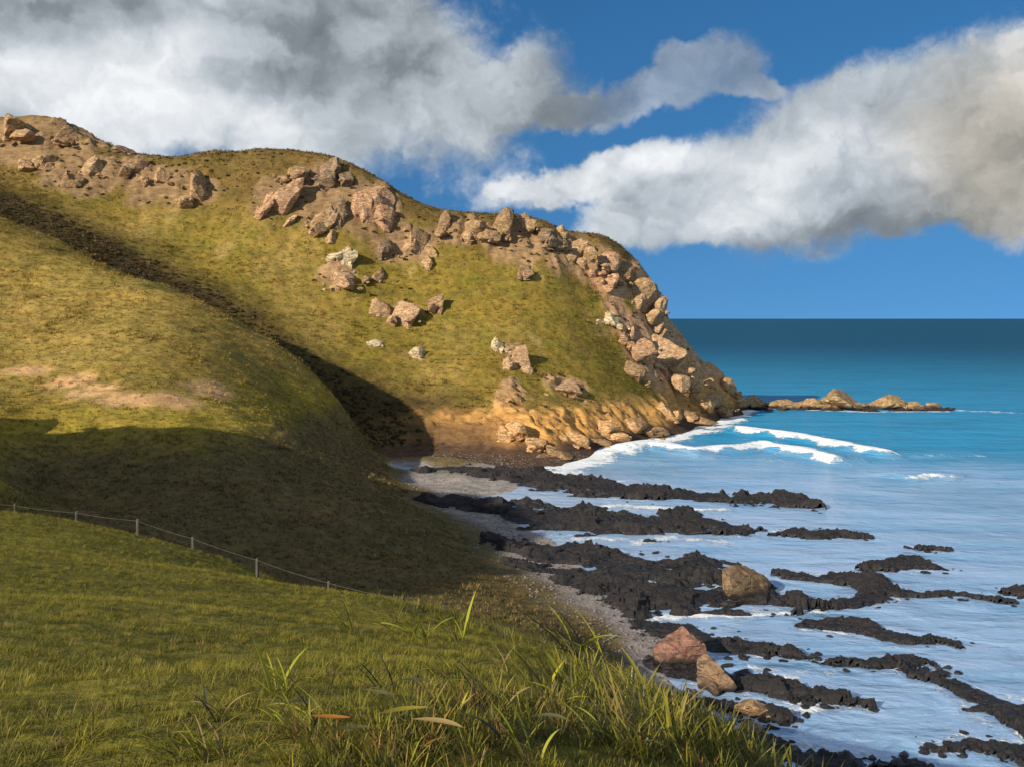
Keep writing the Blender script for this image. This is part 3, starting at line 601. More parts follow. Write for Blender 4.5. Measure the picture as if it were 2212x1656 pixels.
HEAD = [
 (430,425,95,80,'tan',2,0,'lone tan boulder sunk in the upper grass, left of the headland crag'),
 (592,445,62,125,'peach',3,0.55,'long peach slab leaning down the slope, left side of the headland crag'),
 (640,380,80,45,'brown',3,0,'low brown outcrop on the skyline just left of the crag top'),
 (705,388,95,85,'grey',4,0,'grey-brown crag top standing highest on the skyline of the headland'),
 (735,470,45,120,'grey',3,0.1,'dark upright buttress in the cleft of the headland crag'),
 (690,490,70,110,'tan',3,0.45,'tan rib of rock running down the middle of the headland crag'),
 (740,560,60,60,'cream',3,0.6,'pale cream tail of rubble at the foot of the headland crag'),
 (800,450,115,140,'peach',4,0.3,'broad orange-peach rock face on the right of the headland crag'),
 (842,545,60,70,'grey',2,0,'dark grey-brown block below the orange-peach face'),
 (900,540,70,90,'tan',3,0.2,'tan block right of the dark block under the crag'),
 (735,610,85,75,'pink',2,0.2,'pink boulder on the grass under the crag, above the gully'),
 (815,600,70,45,'brown',3,0,'low brown rubble right of the pink boulder under the crag'),
 (822,675,55,55,'tan',1,0,'left, browner boulder of the pair halfway down the headland'),
 (872,680,82,66,'pink',2,0,'right, pinker boulder of the pair halfway down the headland'),
 (940,668,55,65,'brown',2,0.2,'dark brown boulder right of the pair halfway down the headland'),
 (900,772,46,44,'cream',1,0,'small bright cream boulder alone on the lower headland grass'),
 (812,742,36,20,'cream',1,0,'tiny cream stone left of the small bright boulder'),
 (1082,752,34,40,'cream',1,0,'cream knob at the upper left of the sloping grey-pink boulder'),
 (1118,785,85,66,'pink',2,0.4,'grey-pink sloping boulder on the grass above the long flat slab'),
 (1222,845,140,56,'pink',3,0.3,'long flat pinkish slab low on the headland grass'),
 (1130,590,60,40,'brown',2,0,'small brown outcrop on the grass below the middle of the rocky ridge'),
 (960,500,60,50,'brown',3,0,'first brown outcrop at the left end of the rocky ridge'),
 (1030,505,80,65,'tan',3,0,'tan outcrop of the rocky ridge, left of its pointed knob'),
 (1085,500,75,70,'brown',3,0,'brown outcrop of the rocky ridge just left of its pointed knob'),
 (1128,488,55,65,'tan',2,0,'pointed knob sticking up from the middle of the rocky ridge'),
 (1180,520,75,60,'grey',3,0.1,'grey-brown outcrop of the rocky ridge right of its pointed knob'),
 (1212,508,45,45,'tan',2,0,'small second knob on the skyline of the rocky ridge'),
 (1245,555,90,80,'tan',4,0.1,'wide tan outcrop of the rocky ridge below the small second knob'),
 (1300,580,80,80,'peach',4,0.1,'peach outcrop near the seaward end of the rocky ridge'),
 (1345,590,90,70,'brown',3,0.1,'brown outcrop at the bend where the rocky ridge turns downhill'),
 (1385,645,80,75,'tan',3,0.35,'tan outcrop at the top of the seaward cliff edge'),
 (1415,690,48,80,'pink',3,0.35,'pink outcrop on the skyline of the seaward cliff edge'),
 (1318,695,70,34,'cream',3,0.35,'cream ledge at the upper left of the seaward rock face'),
 (1360,735,90,70,'peach',3,0.45,'tan step of rock under the cream ledge of the seaward face'),
 (1420,760,125,95,'pink',4,0.4,'big pink slab of the seaward rock face'),
 (1475,795,110,70,'orange',3,0.5,'orange slab of the seaward face on its outer edge'),
 (1360,800,70,60,'brown',3,0.3,'brown block at the inner foot of the seaward rock face'),
 (40,285,110,60,'tan',4,0,'tan outcrop on the skyline at the far left of the headland'),
 (130,300,70,40,'brown',3,0.1,'brown skyline outcrop just right of the leftmost tan one'),
 (95,355,90,60,'tan',3,0,'tan outcrop below the skyline at the far left'),
 (200,372,70,55,'tan',3,0.1,'squat tan rock between the leftmost slope and the brown hollow'),
 (150,395,70,40,'brown',3,0,'dark brown rock over the head of the gully'),
 (280,372,75,60,'brown',3,0,'brown rock below the dip in the left skyline'),
 (345,385,75,65,'tan',3,0.1,'broad tan rock at the right end of the left-hand outcrops'),
 (270,330,60,26,'grey',3,0.1,'thin grey-brown ledge in the dip of the left skyline'),
]
for i, (px, py, w, h, mt, n, lean, lab) in enumerate(HEAD):
    nm = 'boulder' if ('boulder' in lab.split(',')[0] or 'stone' in lab) else 'rock_outcrop'
    outcrop(nm, lab, 'boulder' if nm == 'boulder' else 'rock', px, py, w, h, mt, n, lean, 100+i, 'rocks of the headland', dmin=225, sink=0.68 if px > 1290 else 0.55)
FOOT = [(1110,935,70,60,'orange',3,'orange block heading the chain of shore rocks, nearest the gully'),(1160,965,80,45,'orange',3,'second shore rock from the gully, low and orange'),(1205,985,90,40,'brown',3,'brown shore rock where the beach meets the headland'),
 (1250,958,80,46,'orange',3,'orange shore rock inside the bend of the headland foot'),(1310,938,90,46,'orange',4,'broad orange shore rock below the long flat slab'),(1300,962,90,26,'brown',3,'dark brown ledge at the water below the broad orange shore rock'),
 (1375,918,80,44,'orange',3,'orange shore rock below the inner foot of the seaward face'),(1400,938,90,26,'brown',3,'brown tidal ledge beside the first white foam'),(1440,898,80,46,'orange',3,'orange shore rock straight below the big pink slab'),
 (1490,905,80,34,'brown',3,'brown tidal ledge halfway out to the point'),(1500,868,80,50,'orange',3,'tall orange shore rock left of the point'),(1545,875,70,42,'tan',3,'tan shore rock where the headland runs out to the point'),(1575,848,70,46,'orange',3,'outermost orange shore rock at the tip of the headland')]
for i, (px, py, w, h, mt, n, lab) in enumerate(FOOT): outcrop('shore_rock', lab, 'rock', px, py, w, h, mt, n, 0.1, 300+i, 'rocks along the headland foot', dmin=200)
POINT = [(1618,864,120,44,8,'first rock of the point, touching the headland'),(1690,862,95,40,7,'rounded tan rock second along the point'),(1752,866,85,28,6,'low rock in the gap before the largest rock of the point'),(1822,862,140,56,9,'largest tan rock of the point, humped in its middle'),
         (1908,872,110,36,7,'sloping rock just seaward of the largest rock of the point'),(1975,880,90,22,6,'flat rock next to the end of the point'),(2022,882,55,16,3,'last flat rock at the seaward end of the point')]
for i, (px, py, w, h, n, lab) in enumerate(POINT):
    x, y = sea_pt(px, 882); outcrop('point_rock', lab, 'rock', px, py, w, h, 'point', n, 0.05, 400+i, 'rocks of the point', pos=Vector((x, y, 0.0)), sink=0.32)

# ------------------------------------------------------------------ black reefs
def reef(spine, label, seed, mat='reef', name='reef', cat='reef', group='black reefs of the bay'):
    rs = np.random.RandomState(seed); ax = reef_axis(spine, seed); WX, WY, hd = ax; c0 = np.array((WX.mean(), WY.mean())); sp = spine
    dens = 0.2 if WY.mean() < 130 else 0.28 if WY.mean() < 250 else 0.6
    xs = np.arange(WX.min()-hd.max()*.6-2, WX.max()+hd.max()*.6+2, dens); ys = np.arange((WY-hd).min()-3, (WY+hd).max()+3, dens*1.15)
    X, Y = np.meshgrid(xs, ys, indexing='ij'); q = reef_q(X, Y, ax, seed)
    # tilted ledges of strata, broken by joints, with gutters the sea runs through
    warpn = fbm2(X/6, Y/6, 3, 7); st = (Y*0.55+X*0.22+2.6*warpn)/1.7; fr1 = st % 1.0; led = np.floor(st).astype(int)
    blk = _perm[(_perm[(led+seed) & 511]+np.floor(X/3.4+1.2*fbm2(X/4, Y/4, 2, 9)+led*0.37).astype(int)) & 511]/511.0
    step = (0.55*fr1+0.75*blk)
    H = 0.34+0.40*np.clip(hd.mean()/6, 0.2, 1)
    gut = fbm2(X/7.5, Y/4.2, 4, seed+11, 0.55)
    env = sstep(-0.05, 0.62, q+(1.15*gut+0.12)*np.clip(hd.mean()/3, 0.45, 1))
    hv = np.clip(0.75+1.5*fbm2(X/9, Y/7, 3, seed+21), 0.15, 1.6)
    rid = fbm2(X/1.5, Y/1.1, 4, seed+2, 0.6, True)
    spk = fbm2(X/0.55, Y/0.45, 2, seed+3, 0.5, True)
    Z = H*env*hv*(0.30+1.25*step)+(0.24*rid+0.10*spk-0.06)*env-0.30*(1-env)-0.10
    base = np.maximum(height(X, Y), 0.0); Z = Z+base*np.clip(env*1.4, 0, 1)
    f = grid_faces(*X.shape); kp = (Z[:-1, :-1].ravel() > -0.22)
    f = f[kp]; idx, inv = np.unique(f, return_inverse=True); inv = inv.reshape(f.shape)
    v = np.stack([X, Y, Z], -1).reshape(-1, 3)[idx]
    tri = np.concatenate([inv[:, [0, 1, 2]], inv[:, [0, 2, 3]]])
    if tri.size and np.cross(v[tri[0, 1]]-v[tri[0, 0]], v[tri[0, 2]]-v[tri[0, 0]])[2] < 0: tri = tri[:, ::-1]
    parts = [(v, tri)]
    for _ in range(int(12+len(sp)*5)):
        k = rs.randint(4, 106); y_ = WY[k]+rs.uniform(-.6, .6)*hd[k]; x_ = WX[k]+rs.uniform(-.8, .8); r = rs.uniform(0.15, 0.8)*min(1.0, 0.5+hd[k]/7)
        parts.append(chunk(rs, (x_, y_, 0.12*H+max(0, ground(x_, y_))), (r*1.6, r*1.1, r*0.6), 2, sharp=0.4))
    v, f = join(parts); v = v-np.array((c0[0], c0[1], 0))
    o = link(name, mesh_from(name, v, f, RM[mat], False)); o.location = (c0[0], c0[1], 0)
    tag(o, label, cat, group)
for i, (sp, lab) in enumerate(REEFS): reef(sp, lab, 20+i*3)
reef([(1585,876,5),(1660,878,5),(1760,879,5),(1850,880,6),(1930,882,5),(2040,885,3)], 'low tan ledge on which the rocks of the point stand', 90, 'point', 'rock_ledge', 'rock', 'rocks of the point')

reef_pts = []
for i, (sp, lab) in enumerate(REEFS):
    ax = reef_axis(sp, 20+i*3); rs = np.random.RandomState(60+i); n = 150 if i < 8 else 60; k = rs.randint(0, 110, n)
    x = ax[0][k]+rs.normal(0, 1.2, n); y = ax[1][k]+rs.normal(0, .6, n)*(ax[2][k]+0.8); reef_pts.append(np.c_[x, y])
reef_pts = np.concatenate(reef_pts)
# boulders on the shore
def shore_boulder(name, label, px, py, w, h, mat, n, seed, lean=0.0, cat='boulder'):
    x, y = sea_pt(px, py); z = max(0.2, ground(x, y)); outcrop(name, label, cat, px, py, w, h, mat, n, lean, seed, 'boulders on the shore', pos=Vector((x, y, z)), sink=0.25, sub=4)
shore_boulder('boulder', 'tan dome-shaped boulder on the broad black reef', 1622, 1290, 125, 72, 'dome', 1, 501)
shore_boulder('boulder', 'red upright boulder above the pointed black reef', 1478, 1432, 95, 115, 'redstone', 1, 502, 0.2)
shore_boulder('boulder', 'ochre boulder below and right of the red one', 1545, 1490, 100, 95, 'ochre', 2, 503, 0.45)
shore_boulder('boulder', 'flat tan block at the end of the grassy edge', 1622, 1540, 90, 34, 'tan', 2, 504)
shore_boulder('boulder', 'small grey block under the flat tan block', 1625, 1590, 70, 40, 'grey', 2, 505)

# ------------------------------------------------------------------ vegetation
def leaf_material(name, cols, tint=False, trans=0.35, rough=0.6):
    m, t, b = new_mat(name); oi = t.n('ShaderNodeObjectInfo')
    c = t.ramp(oi.outputs['Random'], [(i/(len(cols)-1), cl) for i, cl in enumerate(cols)])
    if tint:
        a = t.attr('tint', 'INSTANCER').outputs['Color']
        c = t.mix(1.0, a, t.ramp(oi.outputs['Random'], [(0, (0.62, 0.66, 0.6)), (0.5, (1.0, 1.0, 0.95)), (1, (1.5, 1.4, 1.3))]), 'MULTIPLY')
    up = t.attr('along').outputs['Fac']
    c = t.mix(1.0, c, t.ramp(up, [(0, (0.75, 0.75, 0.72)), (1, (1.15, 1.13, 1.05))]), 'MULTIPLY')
    t.put(b.inputs['Base Color'], c); b.inputs['Roughness'].default_value = rough; b.inputs['Specular IOR Level'].default_value = 0.25
    tr = t.n('ShaderNodeBsdfTranslucent'); t.put(tr.inputs[0], c); mx_ = t.n('ShaderNodeMixShader'); mx_.inputs[0].default_value = trans
    t.put(mx_.inputs[1], b.outputs[0]); t.put(mx_.inputs[2], tr.outputs[0])
    o = [n for n in t.t.nodes if n.type == 'OUTPUT_MATERIAL'][0]; t.put(o.inputs[0], mx_.outputs[0])
    return m
def blade_geo(rs, L, w, bend, lean, az_, base=(0, 0), seg=4, fold=0.0):
    """one blade: a tapering strip that leans and droops"""
    t_ = np.linspace(0, 1, seg+1); a = lean+bend*t_; s_ = np.r_[0, np.cumsum(np.sin((a[1:]+a[:-1])/2))]*L/seg; u = np.r_[0, np.cumsum(np.cos((a[1:]+a[:-1])/2))]*L/seg
    wd = w*(0.55+0.9*t_)*(1-t_**2.2)*0.5+w*0.01
    ca, sa = math.cos(az_), math.sin(az_); v = []
    for k in range(seg+1):
        cx, cy = base[0]+s_[k]*ca, base[1]+s_[k]*sa
        v += [(cx-sa*wd[k], cy+ca*wd[k], u[k])]
        if fold: v += [(cx+fold*wd[k]*ca, cy+fold*wd[k]*sa, u[k]-fold*wd[k]*0.6)]
        v += [(cx+sa*wd[k], cy-ca*wd[k], u[k])]
    n = 3 if fold else 2; f = []
    for k in range(seg):
        for j in range(n-1): i = k*n+j; f.append((i, i+1, i+n+1, i+n))
    return np.array(v), np.array(f), np.repeat(t_, n)
def tuft_mesh(name, seed, nb, L, w, spread, mat, lean=(0.1, 0.7), bend=(0.2, 0.9), seg=3, wind=0.0):
    rs = np.random.RandomState(seed); vs, fs, al, k = [], [], [], 0
    for _ in range(nb):
        r = spread*math.sqrt(rs.rand()); a0 = rs.uniform(0, 6.283); az_ = a0+rs.normal(0, .6)
        if wind and rs.rand() < wind: az_ = math.pi+rs.normal(0, .5)
        v, f, a = blade_geo(rs, L*rs.uniform(.55, 1.15), w*rs.uniform(.7, 1.3), rs.uniform(*bend), rs.uniform(*lean), az_, (r*math.cos(a0), r*math.sin(a0)), seg)
        vs.append(v); fs.append(f+k); al.append(a); k += len(v)
    me = mesh_from(name, np.concatenate(vs), np.concatenate(fs), mat); set_attr(me, 'along', np.concatenate(al), 'FLOAT'); return me
def scatter(name, P_, S_, tints, protos, label, cat, seed=0, tilt=None):
    """stuff: tufts instanced on a cloud of points"""
    me = bpy.data.meshes.new(name); n = len(P_); me.vertices.add(n); me.vertices.foreach_set('co', np.ascontiguousarray(P_, np.float32).ravel())
    set_attr(me, 'size', S_, 'FLOAT'); set_attr(me, 'tint', np.c_[tints, np.ones(n)], 'FLOAT_COLOR')
    rs = np.random.RandomState(seed); a = me.attributes.new('turn', 'FLOAT_VECTOR', 'POINT')
    rot = np.stack([rs.normal(0, .12, n), rs.normal(0, .12, n), rs.uniform(-.9, .9, n) if tilt else rs.uniform(0, 6.28, n)], 1); a.data.foreach_set('vector', rot.astype(np.float32).ravel())
    a = me.attributes.new('pick', 'INT', 'POINT'); a.data.foreach_set('value', rs.randint(0, len(protos), n).astype(np.int32))
    o = link(name, me); tag(o, label, cat, kind='stuff')
    ng = bpy.data.node_groups.new(name, 'GeometryNodeTree'); ng.interface.new_socket('Geometry', in_out='INPUT', socket_type='NodeSocketGeometry'); ng.interface.new_socket('Geometry', in_out='OUTPUT', socket_type='NodeSocketGeometry')
    N, K = ng.nodes, ng.links; gi = N.new('NodeGroupInput'); go = N.new('NodeGroupOutput'); ins = N.new('GeometryNodeInstanceOnPoints'); jn = N.new('GeometryNodeGeometryToInstance')
    for p in reversed(protos):
        oi = N.new('GeometryNodeObjectInfo'); oi.inputs['Object'].default_value = p; K.new(oi.outputs['Geometry'], jn.inputs[0])
    def named(nm, typ):
        q = N.new('GeometryNodeInputNamedAttribute'); q.data_type = typ; q.inputs['Name'].default_value = nm; return q.outputs[0]
    m2p = N.new('GeometryNodeMeshToPoints'); K.new(gi.outputs[0], m2p.inputs[0]); K.new(m2p.outputs[0], ins.inputs['Points'])
    K.new(jn.outputs[0], ins.inputs['Instance']); ins.inputs['Pick Instance'].default_value = True
    K.new(named('pick', 'INT'), ins.inputs['Instance Index']); K.new(named('size', 'FLOAT'), ins.inputs['Scale'])
    e2r = N.new('FunctionNodeEulerToRotation'); K.new(named('turn', 'FLOAT_VECTOR'), e2r.inputs[0]); K.new(e2r.outputs[0], ins.inputs['Rotation'])
    K.new(ins.outputs[0], go.inputs[0]); md = o.modifiers.new('scatter', 'NODES'); md.node_group = ng
    return o
def proto(me): return bpy.data.objects.new(me.name, me)          # a shape to scatter; not itself in the scene
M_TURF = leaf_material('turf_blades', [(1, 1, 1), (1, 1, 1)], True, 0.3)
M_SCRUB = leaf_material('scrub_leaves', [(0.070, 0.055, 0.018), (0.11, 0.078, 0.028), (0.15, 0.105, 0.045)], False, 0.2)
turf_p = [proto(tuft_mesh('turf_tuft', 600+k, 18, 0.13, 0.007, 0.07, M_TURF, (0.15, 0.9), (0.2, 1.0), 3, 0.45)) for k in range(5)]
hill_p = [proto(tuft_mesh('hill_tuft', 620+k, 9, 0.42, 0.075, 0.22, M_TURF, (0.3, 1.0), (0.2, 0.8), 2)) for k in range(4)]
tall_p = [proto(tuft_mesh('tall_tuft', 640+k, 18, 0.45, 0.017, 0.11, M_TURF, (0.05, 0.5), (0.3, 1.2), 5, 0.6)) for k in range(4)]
def bush_mesh(name, seed):
    rs = np.random.RandomState(seed); vs, fs, k = [], [], 0
    for _ in range(130):
        d_ = rs.normal(size=3); d_ /= np.linalg.norm(d_); d_[2] = abs(d_[2]); c = d_*rs.uniform(.55, 1.0)*np.array((0.9, 0.9, 0.75))
        a, b = rs.normal(size=(2, 3))*0.13; q = np.array((c-a, c+b*0.8, c+a, c-b*0.8)); vs.append(q); fs.append(np.array([[0, 1, 2, 3]])+k); k += 4
    v = np.concatenate(vs); me = mesh_from(name, v, np.concatenate(fs), M_SCRUB); set_attr(me, 'along', np.clip(v[:, 2], 0, 1), 'FLOAT'); return me
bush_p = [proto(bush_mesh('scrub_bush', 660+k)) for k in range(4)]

RS = np.random.RandomState(77)
def sample_sector(n, d0, d1, a0, a1, power=1.0):
    """points spread evenly over the ground between two distances and two bearings (power < 2 crowds them nearer)"""
    u = RS.rand(n); d = (d0**power+u*(d1**power-d0**power))**(1/power); a = np.radians(RS.uniform(a0, a1, n)); x, y = d*np.sin(a), d*np.cos(a)
    h, r = height(x, y, True); return x, y, h, r
# short turf on the near bank
x, y, z, r = sample_sector(64000, 1.6, 64, -52, 34, 1.0)
ok = (z > 6) & (x < 9); x, y, z, r = x[ok], y[ok], z[ok], r[ok]
tint = ground_colour(x, y, z, r)*np.array((1.15, 1.15, 1.1)); d = np.hypot(x, y)
patch = fbm2(x/2.2, y/2.2, 3, 111)
tint = tint*(1+0.35*patch[:, None])
straw = (RS.rand(len(x)) < 0.10)[:, None]; tint = np.where(straw, np.array((0.20, 0.145, 0.05)), tint)
scatter('turf', np.c_[x, y, z-0.01], (0.34+0.22*RS.rand(len(x)))*(1+0.4*patch)*(1+0.035*d), tint, turf_p, 'short olive turf covering the near bank', 'grass', 1)
# tall grass along the seaward edge of the bank
def edge_pts(n, pxy, jit):
    L_ = [hit(*q) for q in pxy]; P_ = []
    for _ in range(n):
        k = RS.randint(0, len(L_)-1); t_ = RS.rand(); c = L_[k].lerp(L_[k+1], t_); P_.append((c.x+RS.normal(0, jit)*c.y/14, c.y+RS.normal(0, jit*1.6)*c.y/14))
    P_ = np.array(P_); h, r = height(P_[:, 0], P_[:, 1], True); return P_[:, 0], P_[:, 1], h, r
x, y, z, r = edge_pts(4200, [(960,1350),(1090,1372),(1180,1405),(1300,1450),(1380,1490),(1430,1535),(1470,1590),(1500,1650)], 0.65)
tint = np.array([(0.145, 0.140, 0.018), (0.21, 0.19, 0.024), (0.075, 0.075, 0.022), (0.24, 0.18, 0.06), (0.20, 0.18, 0.08)])[RS.choice(5, len(x), p=(.34, .26, .2, .1, .1))]
scatter('tall_grass', np.c_[x, y, z-0.02], 0.55+0.55*RS.rand(len(x)), tint, tall_p, 'tall wind-bent grass along the seaward edge of the bank', 'grass', 2, True)
x2, y2, z2, r2 = edge_pts(900, [(760,1640),(900,1600),(1050,1560),(1200,1560),(1330,1600),(1450,1650)], 0.6)
tint2 = np.array([(0.14, 0.135, 0.018), (0.21, 0.19, 0.024), (0.075, 0.075, 0.02), (0.25, 0.17, 0.06), (0.24, 0.14, 0.04)])[RS.choice(5, len(x2), p=(.34, .30, .16, .12, .08))]
scatter('tall_grass', np.c_[x2, y2, z2-0.02], (0.22+0.3*RS.rand(len(x2)))*np.clip(y2/6, 0.8, 2), tint2, tall_p, 'knee-high yellow-green grass thickening towards the right of the near bank', 'grass', 6, True)
# rough grass on the spur and the headland
x, y, z, r = sample_sector(80000, 80, 330, -33, 16, 1.25)
ok = (z > 1.6) & (RS.rand(len(x)) > r*1.3) & (x < 75); x, y, z, r = x[ok], y[ok], z[ok], r[ok]
tint = ground_colour(x, y, z, r)*1.12; d = np.hypot(x, y); ok = RS.rand(len(x)) > 0.75*((tint[:, 0] > 0.38) & (d < 200)); x, y, z, d, tint = x[ok], y[ok], z[ok], d[ok], tint[ok]
clump = sstep(0.05, 0.5, fbm2(x/9, y/9, 3, 141)); tint = np.where((RS.rand(len(x)) < 0.3*clump)[:, None], np.array((0.33, 0.235, 0.085)), tint)
scatter('hill_grass', np.c_[x, y, z-0.03], (0.45+0.6*RS.rand(len(x)))*(0.6+d/330)*(1+0.7*clump), tint, hill_p, 'rough olive grass covering the spur and the headland', 'grass', 3)
# scrub along the ridge and around the rocks; gully bushes stand in for shade
x, y, z, r = sample_sector(60000, 195, 320, -34, 12, 1.6)
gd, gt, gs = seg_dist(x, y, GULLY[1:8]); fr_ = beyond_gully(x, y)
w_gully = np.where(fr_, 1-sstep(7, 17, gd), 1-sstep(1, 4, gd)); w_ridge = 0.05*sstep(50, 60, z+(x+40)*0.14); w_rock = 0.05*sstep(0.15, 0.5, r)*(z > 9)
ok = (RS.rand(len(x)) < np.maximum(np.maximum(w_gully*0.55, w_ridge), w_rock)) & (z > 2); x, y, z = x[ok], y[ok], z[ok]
x3, y3 = RS.uniform(-96, -58, 420), RS.uniform(30, 152, 420); z3 = height(x3, y3); k3 = (x3 < -0.5*y3-9) & (fbm2(x3/12, y3/12, 2, 131) > -0.05)  # unseen bushes added on the left crest to roughen its shadow edge
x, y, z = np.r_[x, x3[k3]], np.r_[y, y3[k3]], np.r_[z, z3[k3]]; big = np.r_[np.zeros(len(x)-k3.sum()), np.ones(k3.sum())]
scatter('scrub', np.c_[x, y, z-0.15], (0.3+0.45*RS.rand(len(x)))*(1+2.2*big), np.ones((len(x), 3)), bush_p, 'dark brown scrub dotting the ridge and added to darken the shaded gully', 'scrub', 4)

# ------------------------------------------------------------------ shingle on the beach
M_PEB = rock_material('shingle', (0.20, 0.175, 0.155), (0.29, 0.26, 0.235), (0.09, 0.078, 0.07))
peb_p = [proto(mesh_from('pebble', *chunk(np.random.RandomState(700+k), (0, 0, 0), (1, .8, .6), 2), M_PEB)) for k in range(4)]
x, y, z, r = sample_sector(26000, 84, 225, -9, 9, 1.3)
ok = (z > 0.02) & (z < 1.5) & (~beyond_gully(x, y) | (z < 1.2)); x, y, z = x[ok], y[ok], z[ok]
scatter('shingle', np.c_[x, y, z], 0.05+0.22*RS.rand(len(x))**4, np.ones((len(x), 3)), peb_p, 'pale grey shingle and cobbles strewn over the beach', 'shingle', 5)

rub_p = [proto(mesh_from('rubble_stone', *chunk(np.random.RandomState(720+k), (0, 0, 0), (1.2, .9, .6), 2, sharp=0.4), RM['reef'], False)) for k in range(5)]
z = np.maximum(height(reef_pts[:, 0], reef_pts[:, 1]), -0.12)
scatter('reef_rubble', np.c_[reef_pts, z], 0.15+0.55*RS.rand(len(z))**2.5, np.ones((len(z), 3)), rub_p, 'broken black stones lying around the reefs', 'rubble', 7)

# ------------------------------------------------------------------ fence along the brow
def wood_material():
    m, t, b = new_mat('weathered_wood'); co = t.n('ShaderNodeNewGeometry').outputs['Position']
    n = t.noise(t.mapping(co, scale=(9, 9, 1.2)), 1.0, 6, 0.65); c = t.mix(t.rng(n, 0.3, 0.7), (0.045, 0.040, 0.030), (0.095, 0.085, 0.066))
    t.put(b.inputs['Base Color'], c); b.inputs['Roughness'].default_value = 0.9; bump(t, b, n, 0.6, 0.03); return m
M_WOOD = wood_material()
FPX = [-96, 36, 163, 298, 418, 556, 710, 870]
bx_ = np.array([q[0] for q in BROW]); by_ = np.array([q[1] for q in BROW]); bd_ = np.array([q[2] for q in BROW])
fence = bpy.data.objects.new('fence', None); COL.objects.link(fence)
base = []
for px in FPX:
    dd_ = np.interp(px, bx_, bd_)+1.0; x_ = dd_*(px-1106)/2212; base.append(Vector((x_, dd_, ground(x_, dd_))))
fence.location = base[3]; tag(fence, 'low weathered post-and-rail fence along the brow of the near bank', 'fence')
tops = []
for i, b_ in enumerate(base):
    rs = np.random.RandomState(800+i); H_ = [0.95, 1.0, 0.95, 0.98, 0.72, 0.9, 0.95, 0.9][i]; tl = rs.normal(0, .05, 2); v, f = [], []
    ring = 10; lev = (-0.3, 0.0, H_*0.4, H_*0.8, H_, H_+0.015)
    for k, zz in enumerate(lev):
        for j in range(ring):
            a = j/ring*6.2832; rr = (0.085+0.008*math.sin(3*a+i)+rs.normal(0, .003))*(1-0.12*zz/H_)*(1 if k < 5 else 0.7); v.append((rr*math.cos(a)+tl[0]*zz, rr*math.sin(a)+tl[1]*zz, zz))
    v.append((tl[0]*H_, tl[1]*H_, H_+0.02)); top = len(v)-1
    f = [(k*ring+j, k*ring+(j+1) % ring, (k+1)*ring+(j+1) % ring, (k+1)*ring+j) for k in range(len(lev)-1) for j in range(ring)]
    me = bpy.data.meshes.new('post'); me.from_pydata(v, [], f+[((len(lev)-1)*ring+j, (len(lev)-1)*ring+(j+1) % ring, top) for j in range(ring)]); me.materials.append(M_WOOD)
    o = link('post', me, fence); o.location = b_-fence.location; tops.append(b_+Vector((tl[0]*H_, tl[1]*H_, H_*0.93)))
for i in range(len(base)-1):
    a, b_ = tops[i], tops[i+1]; n = 10; v, f = [], []; dr = (b_-a).normalized(); sd_ = dr.cross(Vector((0, 0, 1))).normalized(); upv = sd_.cross(dr)
    for k in range(n+1):
        t_ = k/n; c = a.lerp(b_, t_)+Vector((0, -0.075, -0.05*4*t_*(1-t_)))
        for (p_, q_) in ((-1, -1), (1, -1), (1, 1), (-1, 1)): v.append(c+sd_*p_*0.007+upv*q_*0.008)
    for k in range(n):
        for j in range(4): f.append((k*4+j, k*4+(j+1) % 4, k*4+4+(j+1) % 4, k*4+4+j))
    f += [(3, 2, 1, 0), (n*4, n*4+1, n*4+2, n*4+3)]
    me = bpy.data.meshes.new('rail'); me.from_pydata([p_-fence.location for p_ in v], [], f); me.materials.append(M_WOOD); link('rail', me, fence)

# ------------------------------------------------------------------ single tussocks in the foreground, blade by blade
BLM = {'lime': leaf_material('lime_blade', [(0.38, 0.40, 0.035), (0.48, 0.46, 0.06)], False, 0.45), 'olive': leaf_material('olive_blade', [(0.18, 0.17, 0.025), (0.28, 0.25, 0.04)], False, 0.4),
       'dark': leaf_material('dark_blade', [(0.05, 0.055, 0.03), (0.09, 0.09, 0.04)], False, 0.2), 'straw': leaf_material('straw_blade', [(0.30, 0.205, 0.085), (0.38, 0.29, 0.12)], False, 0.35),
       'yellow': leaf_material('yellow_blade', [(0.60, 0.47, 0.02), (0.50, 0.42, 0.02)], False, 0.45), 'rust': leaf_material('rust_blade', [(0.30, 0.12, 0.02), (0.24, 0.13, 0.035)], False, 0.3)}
_bl = {}
def blade_mesh(colr, k):
    if (colr, k) not in _bl:
        rs = np.random.RandomState(900+k); v, f, a = blade_geo(rs, 1.0, (0.105, 0.08, 0.12, 0.07)[k % 4], (0.5, 0.9, 1.3, 0.7)[k % 4], 0.0, 0.0, seg=8, fold=0.35)
        me = mesh_from('blade', v, f, BLM[colr]); set_attr(me, 'along', a, 'FLOAT'); _bl[(colr, k)] = me
    return _bl[(colr, k)]
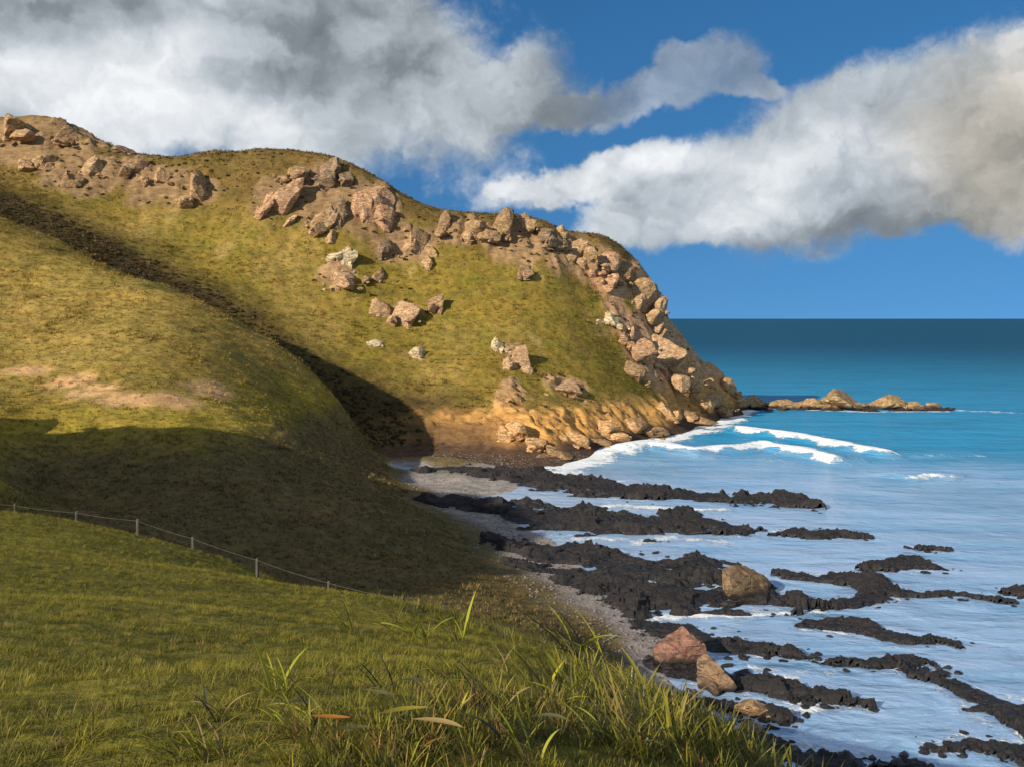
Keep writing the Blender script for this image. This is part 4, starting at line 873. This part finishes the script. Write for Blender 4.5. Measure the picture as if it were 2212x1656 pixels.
TUSS = [ # foot seen at, blade height in view rows, colours, blades, label
 (615,1500,95,'lime olive lime',6,'lime tussock with one tall curved blade, standing alone in the open turf'),
 (625,1585,75,'lime olive',5,'low lime tussock leaning left, nearest below the tall curved blade'),
 (690,1590,115,'lime olive dark',6,'upright lime tussock right of the low leaning one'),
 (460,1640,120,'olive lime straw',7,'spreading olive tussock at the lower left of the turf'),
 (400,1640,70,'lime dark',5,'small lime tussock at the far lower left'),
 (480,1560,80,'olive dark straw',5,'thin grey-olive tussock above the spreading one'),
 (765,1370,60,'olive lime',5,'short olive tussock just below the last fence posts'),
 (905,1385,90,'lime olive',6,'tall lime tussock against the shaded valley'),
 (985,1385,78,'lime lime olive',5,'bright lime tussock right of the tall one against the valley'),
 (840,1500,75,'dark lime olive',6,'dark-and-lime tussock in the middle of the bank'),
 (970,1470,70,'lime olive straw',6,'lime tussock below the two against the valley'),
 (955,1560,95,'straw lime dark',7,'straw-streaked tussock in the lower middle'),
 (1060,1540,115,'dark olive straw',7,'dark slate-bladed tussock in the lower middle'),
 (1185,1540,130,'yellow olive dark',7,'tussock with a single broad yellow blade'),
 (1100,1460,80,'straw olive',6,'pale straw tussock above the yellow-bladed one'),
 (1240,1440,140,'dark olive lime',8,'tall dark tussock standing in front of the beach'),
 (1310,1470,120,'dark olive straw',7,'second tall dark tussock in front of the beach'),
 (1400,1560,150,'olive lime straw',9,'big olive tussock on the seaward edge'),
 (1450,1600,140,'straw olive dark',8,'pale-tipped tussock below the red boulder'),
 (1330,1620,120,'lime olive dark',8,'lime-green tussock low on the seaward edge'),
 (1530,1650,110,'olive straw dark',8,'last tussock at the bottom of the seaward edge'),
 (1130,1640,110,'dark olive lime',8,'dark tussock at the bottom of the picture, middle'),
 (900,1640,80,'straw rust olive',7,'straw and rust tussock at the bottom of the picture'),
]
for i, (px, py, hp, cols, nb, lab) in enumerate(TUSS):
    nb = int(nb*1.7)
    rs = np.random.RandomState(950+i); p = hit(px, py); s = p.y/2212*hp*1.4; root = bpy.data.objects.new('grass_tussock', None); COL.objects.link(root)
    root.location = p-Vector((0, 0, 0.01)); tag(root, lab, 'grass', 'tussocks of the near bank'); cl = cols.split()
    for k in range(nb):
        o = link('blade', blade_mesh(cl[k % len(cl)], rs.randint(0, 4)), root); sc = s*(1.0 if k == 0 else rs.uniform(.55, .95))
        o.scale = (sc, sc*rs.uniform(0.7, 1.0), sc)
        o.data = blade_mesh(cl[k % len(cl)], rs.randint(0, 4)); ln = rs.uniform(0.15, 0.6); az_ = math.pi+rs.normal(0, .55) if rs.rand() < 0.8 else rs.uniform(-1, 1)
        o.rotation_euler = (0, ln, az_); o.location = (rs.normal(0, .05)*s*3, rs.normal(0, .05)*s*3, 0)
    bt = link('base_tuft', turf_p[i % 5].data.copy(), root); bt.data.materials[0] = BLM['olive']; bt.scale = (s*2.6,)*3
# fallen leaves
def leaf_mesh(seed, mat):
    rs = np.random.RandomState(seed); n = 10; v, f = [], []; cv = rs.uniform(0.3, 0.9); cup = rs.uniform(.25, .5)
    for k in range(n+1):
        t_ = k/n; w = 0.05*math.sin(math.pi*min(1, t_*0.98+0.02))**0.8+0.004; x_ = t_-0.5; y_ = cv*0.22*(1-(2*t_-1)**2); z_ = 0.10*(2*t_-1)**2+0.05
        v += [(x_, y_+w, z_+cup*w), (x_, y_, z_), (x_, y_-w, z_+cup*w)]
    for k in range(n):
        for j in range(2): i = k*3+j; f.append((i, i+1, i+4, i+3))
    me = mesh_from('fallen_leaf', np.array(v), np.array(f), mat); set_attr(me, 'along', np.full(len(v), 0.6), 'FLOAT'); return me
LEAVES = [(650,1578,75,'dark',0.25,'dark strap leaf lying left of the upright lime tussock'),(822,1548,85,'dark',-0.45,'dark curved leaf lying in the middle of the bank'),(715,1612,90,'rust',-0.1,'orange-rust leaf lying at the bottom left of centre'),
 (900,1512,65,'dark',-0.1,'short dark leaf lying above the straw-streaked tussock'),(870,1600,110,'olive',0.35,'broad olive leaf lying below the dark curved one'),(760,1645,90,'dark',0.2,'dark leaf at the bottom edge, below the orange-rust one'),
 (1130,1535,50,'dark',0.9,'small dark leaf standing on edge beside the slate-bladed tussock'),(950,1640,120,'straw',-0.4,'long straw leaf lying at the bottom of the picture'),(1190,1610,90,'dark',-0.3,'dark green leaf lying below the yellow blade')]
for i, (px, py, w, mt, az_, lab) in enumerate(LEAVES):
    p = hit(px, py); s = p.y/2212*w; o = link('fallen_leaf', leaf_mesh(990+i, BLM[mt])); o.location = p+Vector((0, 0, 0.10)); o.scale = (s, s, s); o.rotation_euler = (0.5, 0, az_)
    tag(o, lab, 'leaf', 'leaves lying on the near bank')
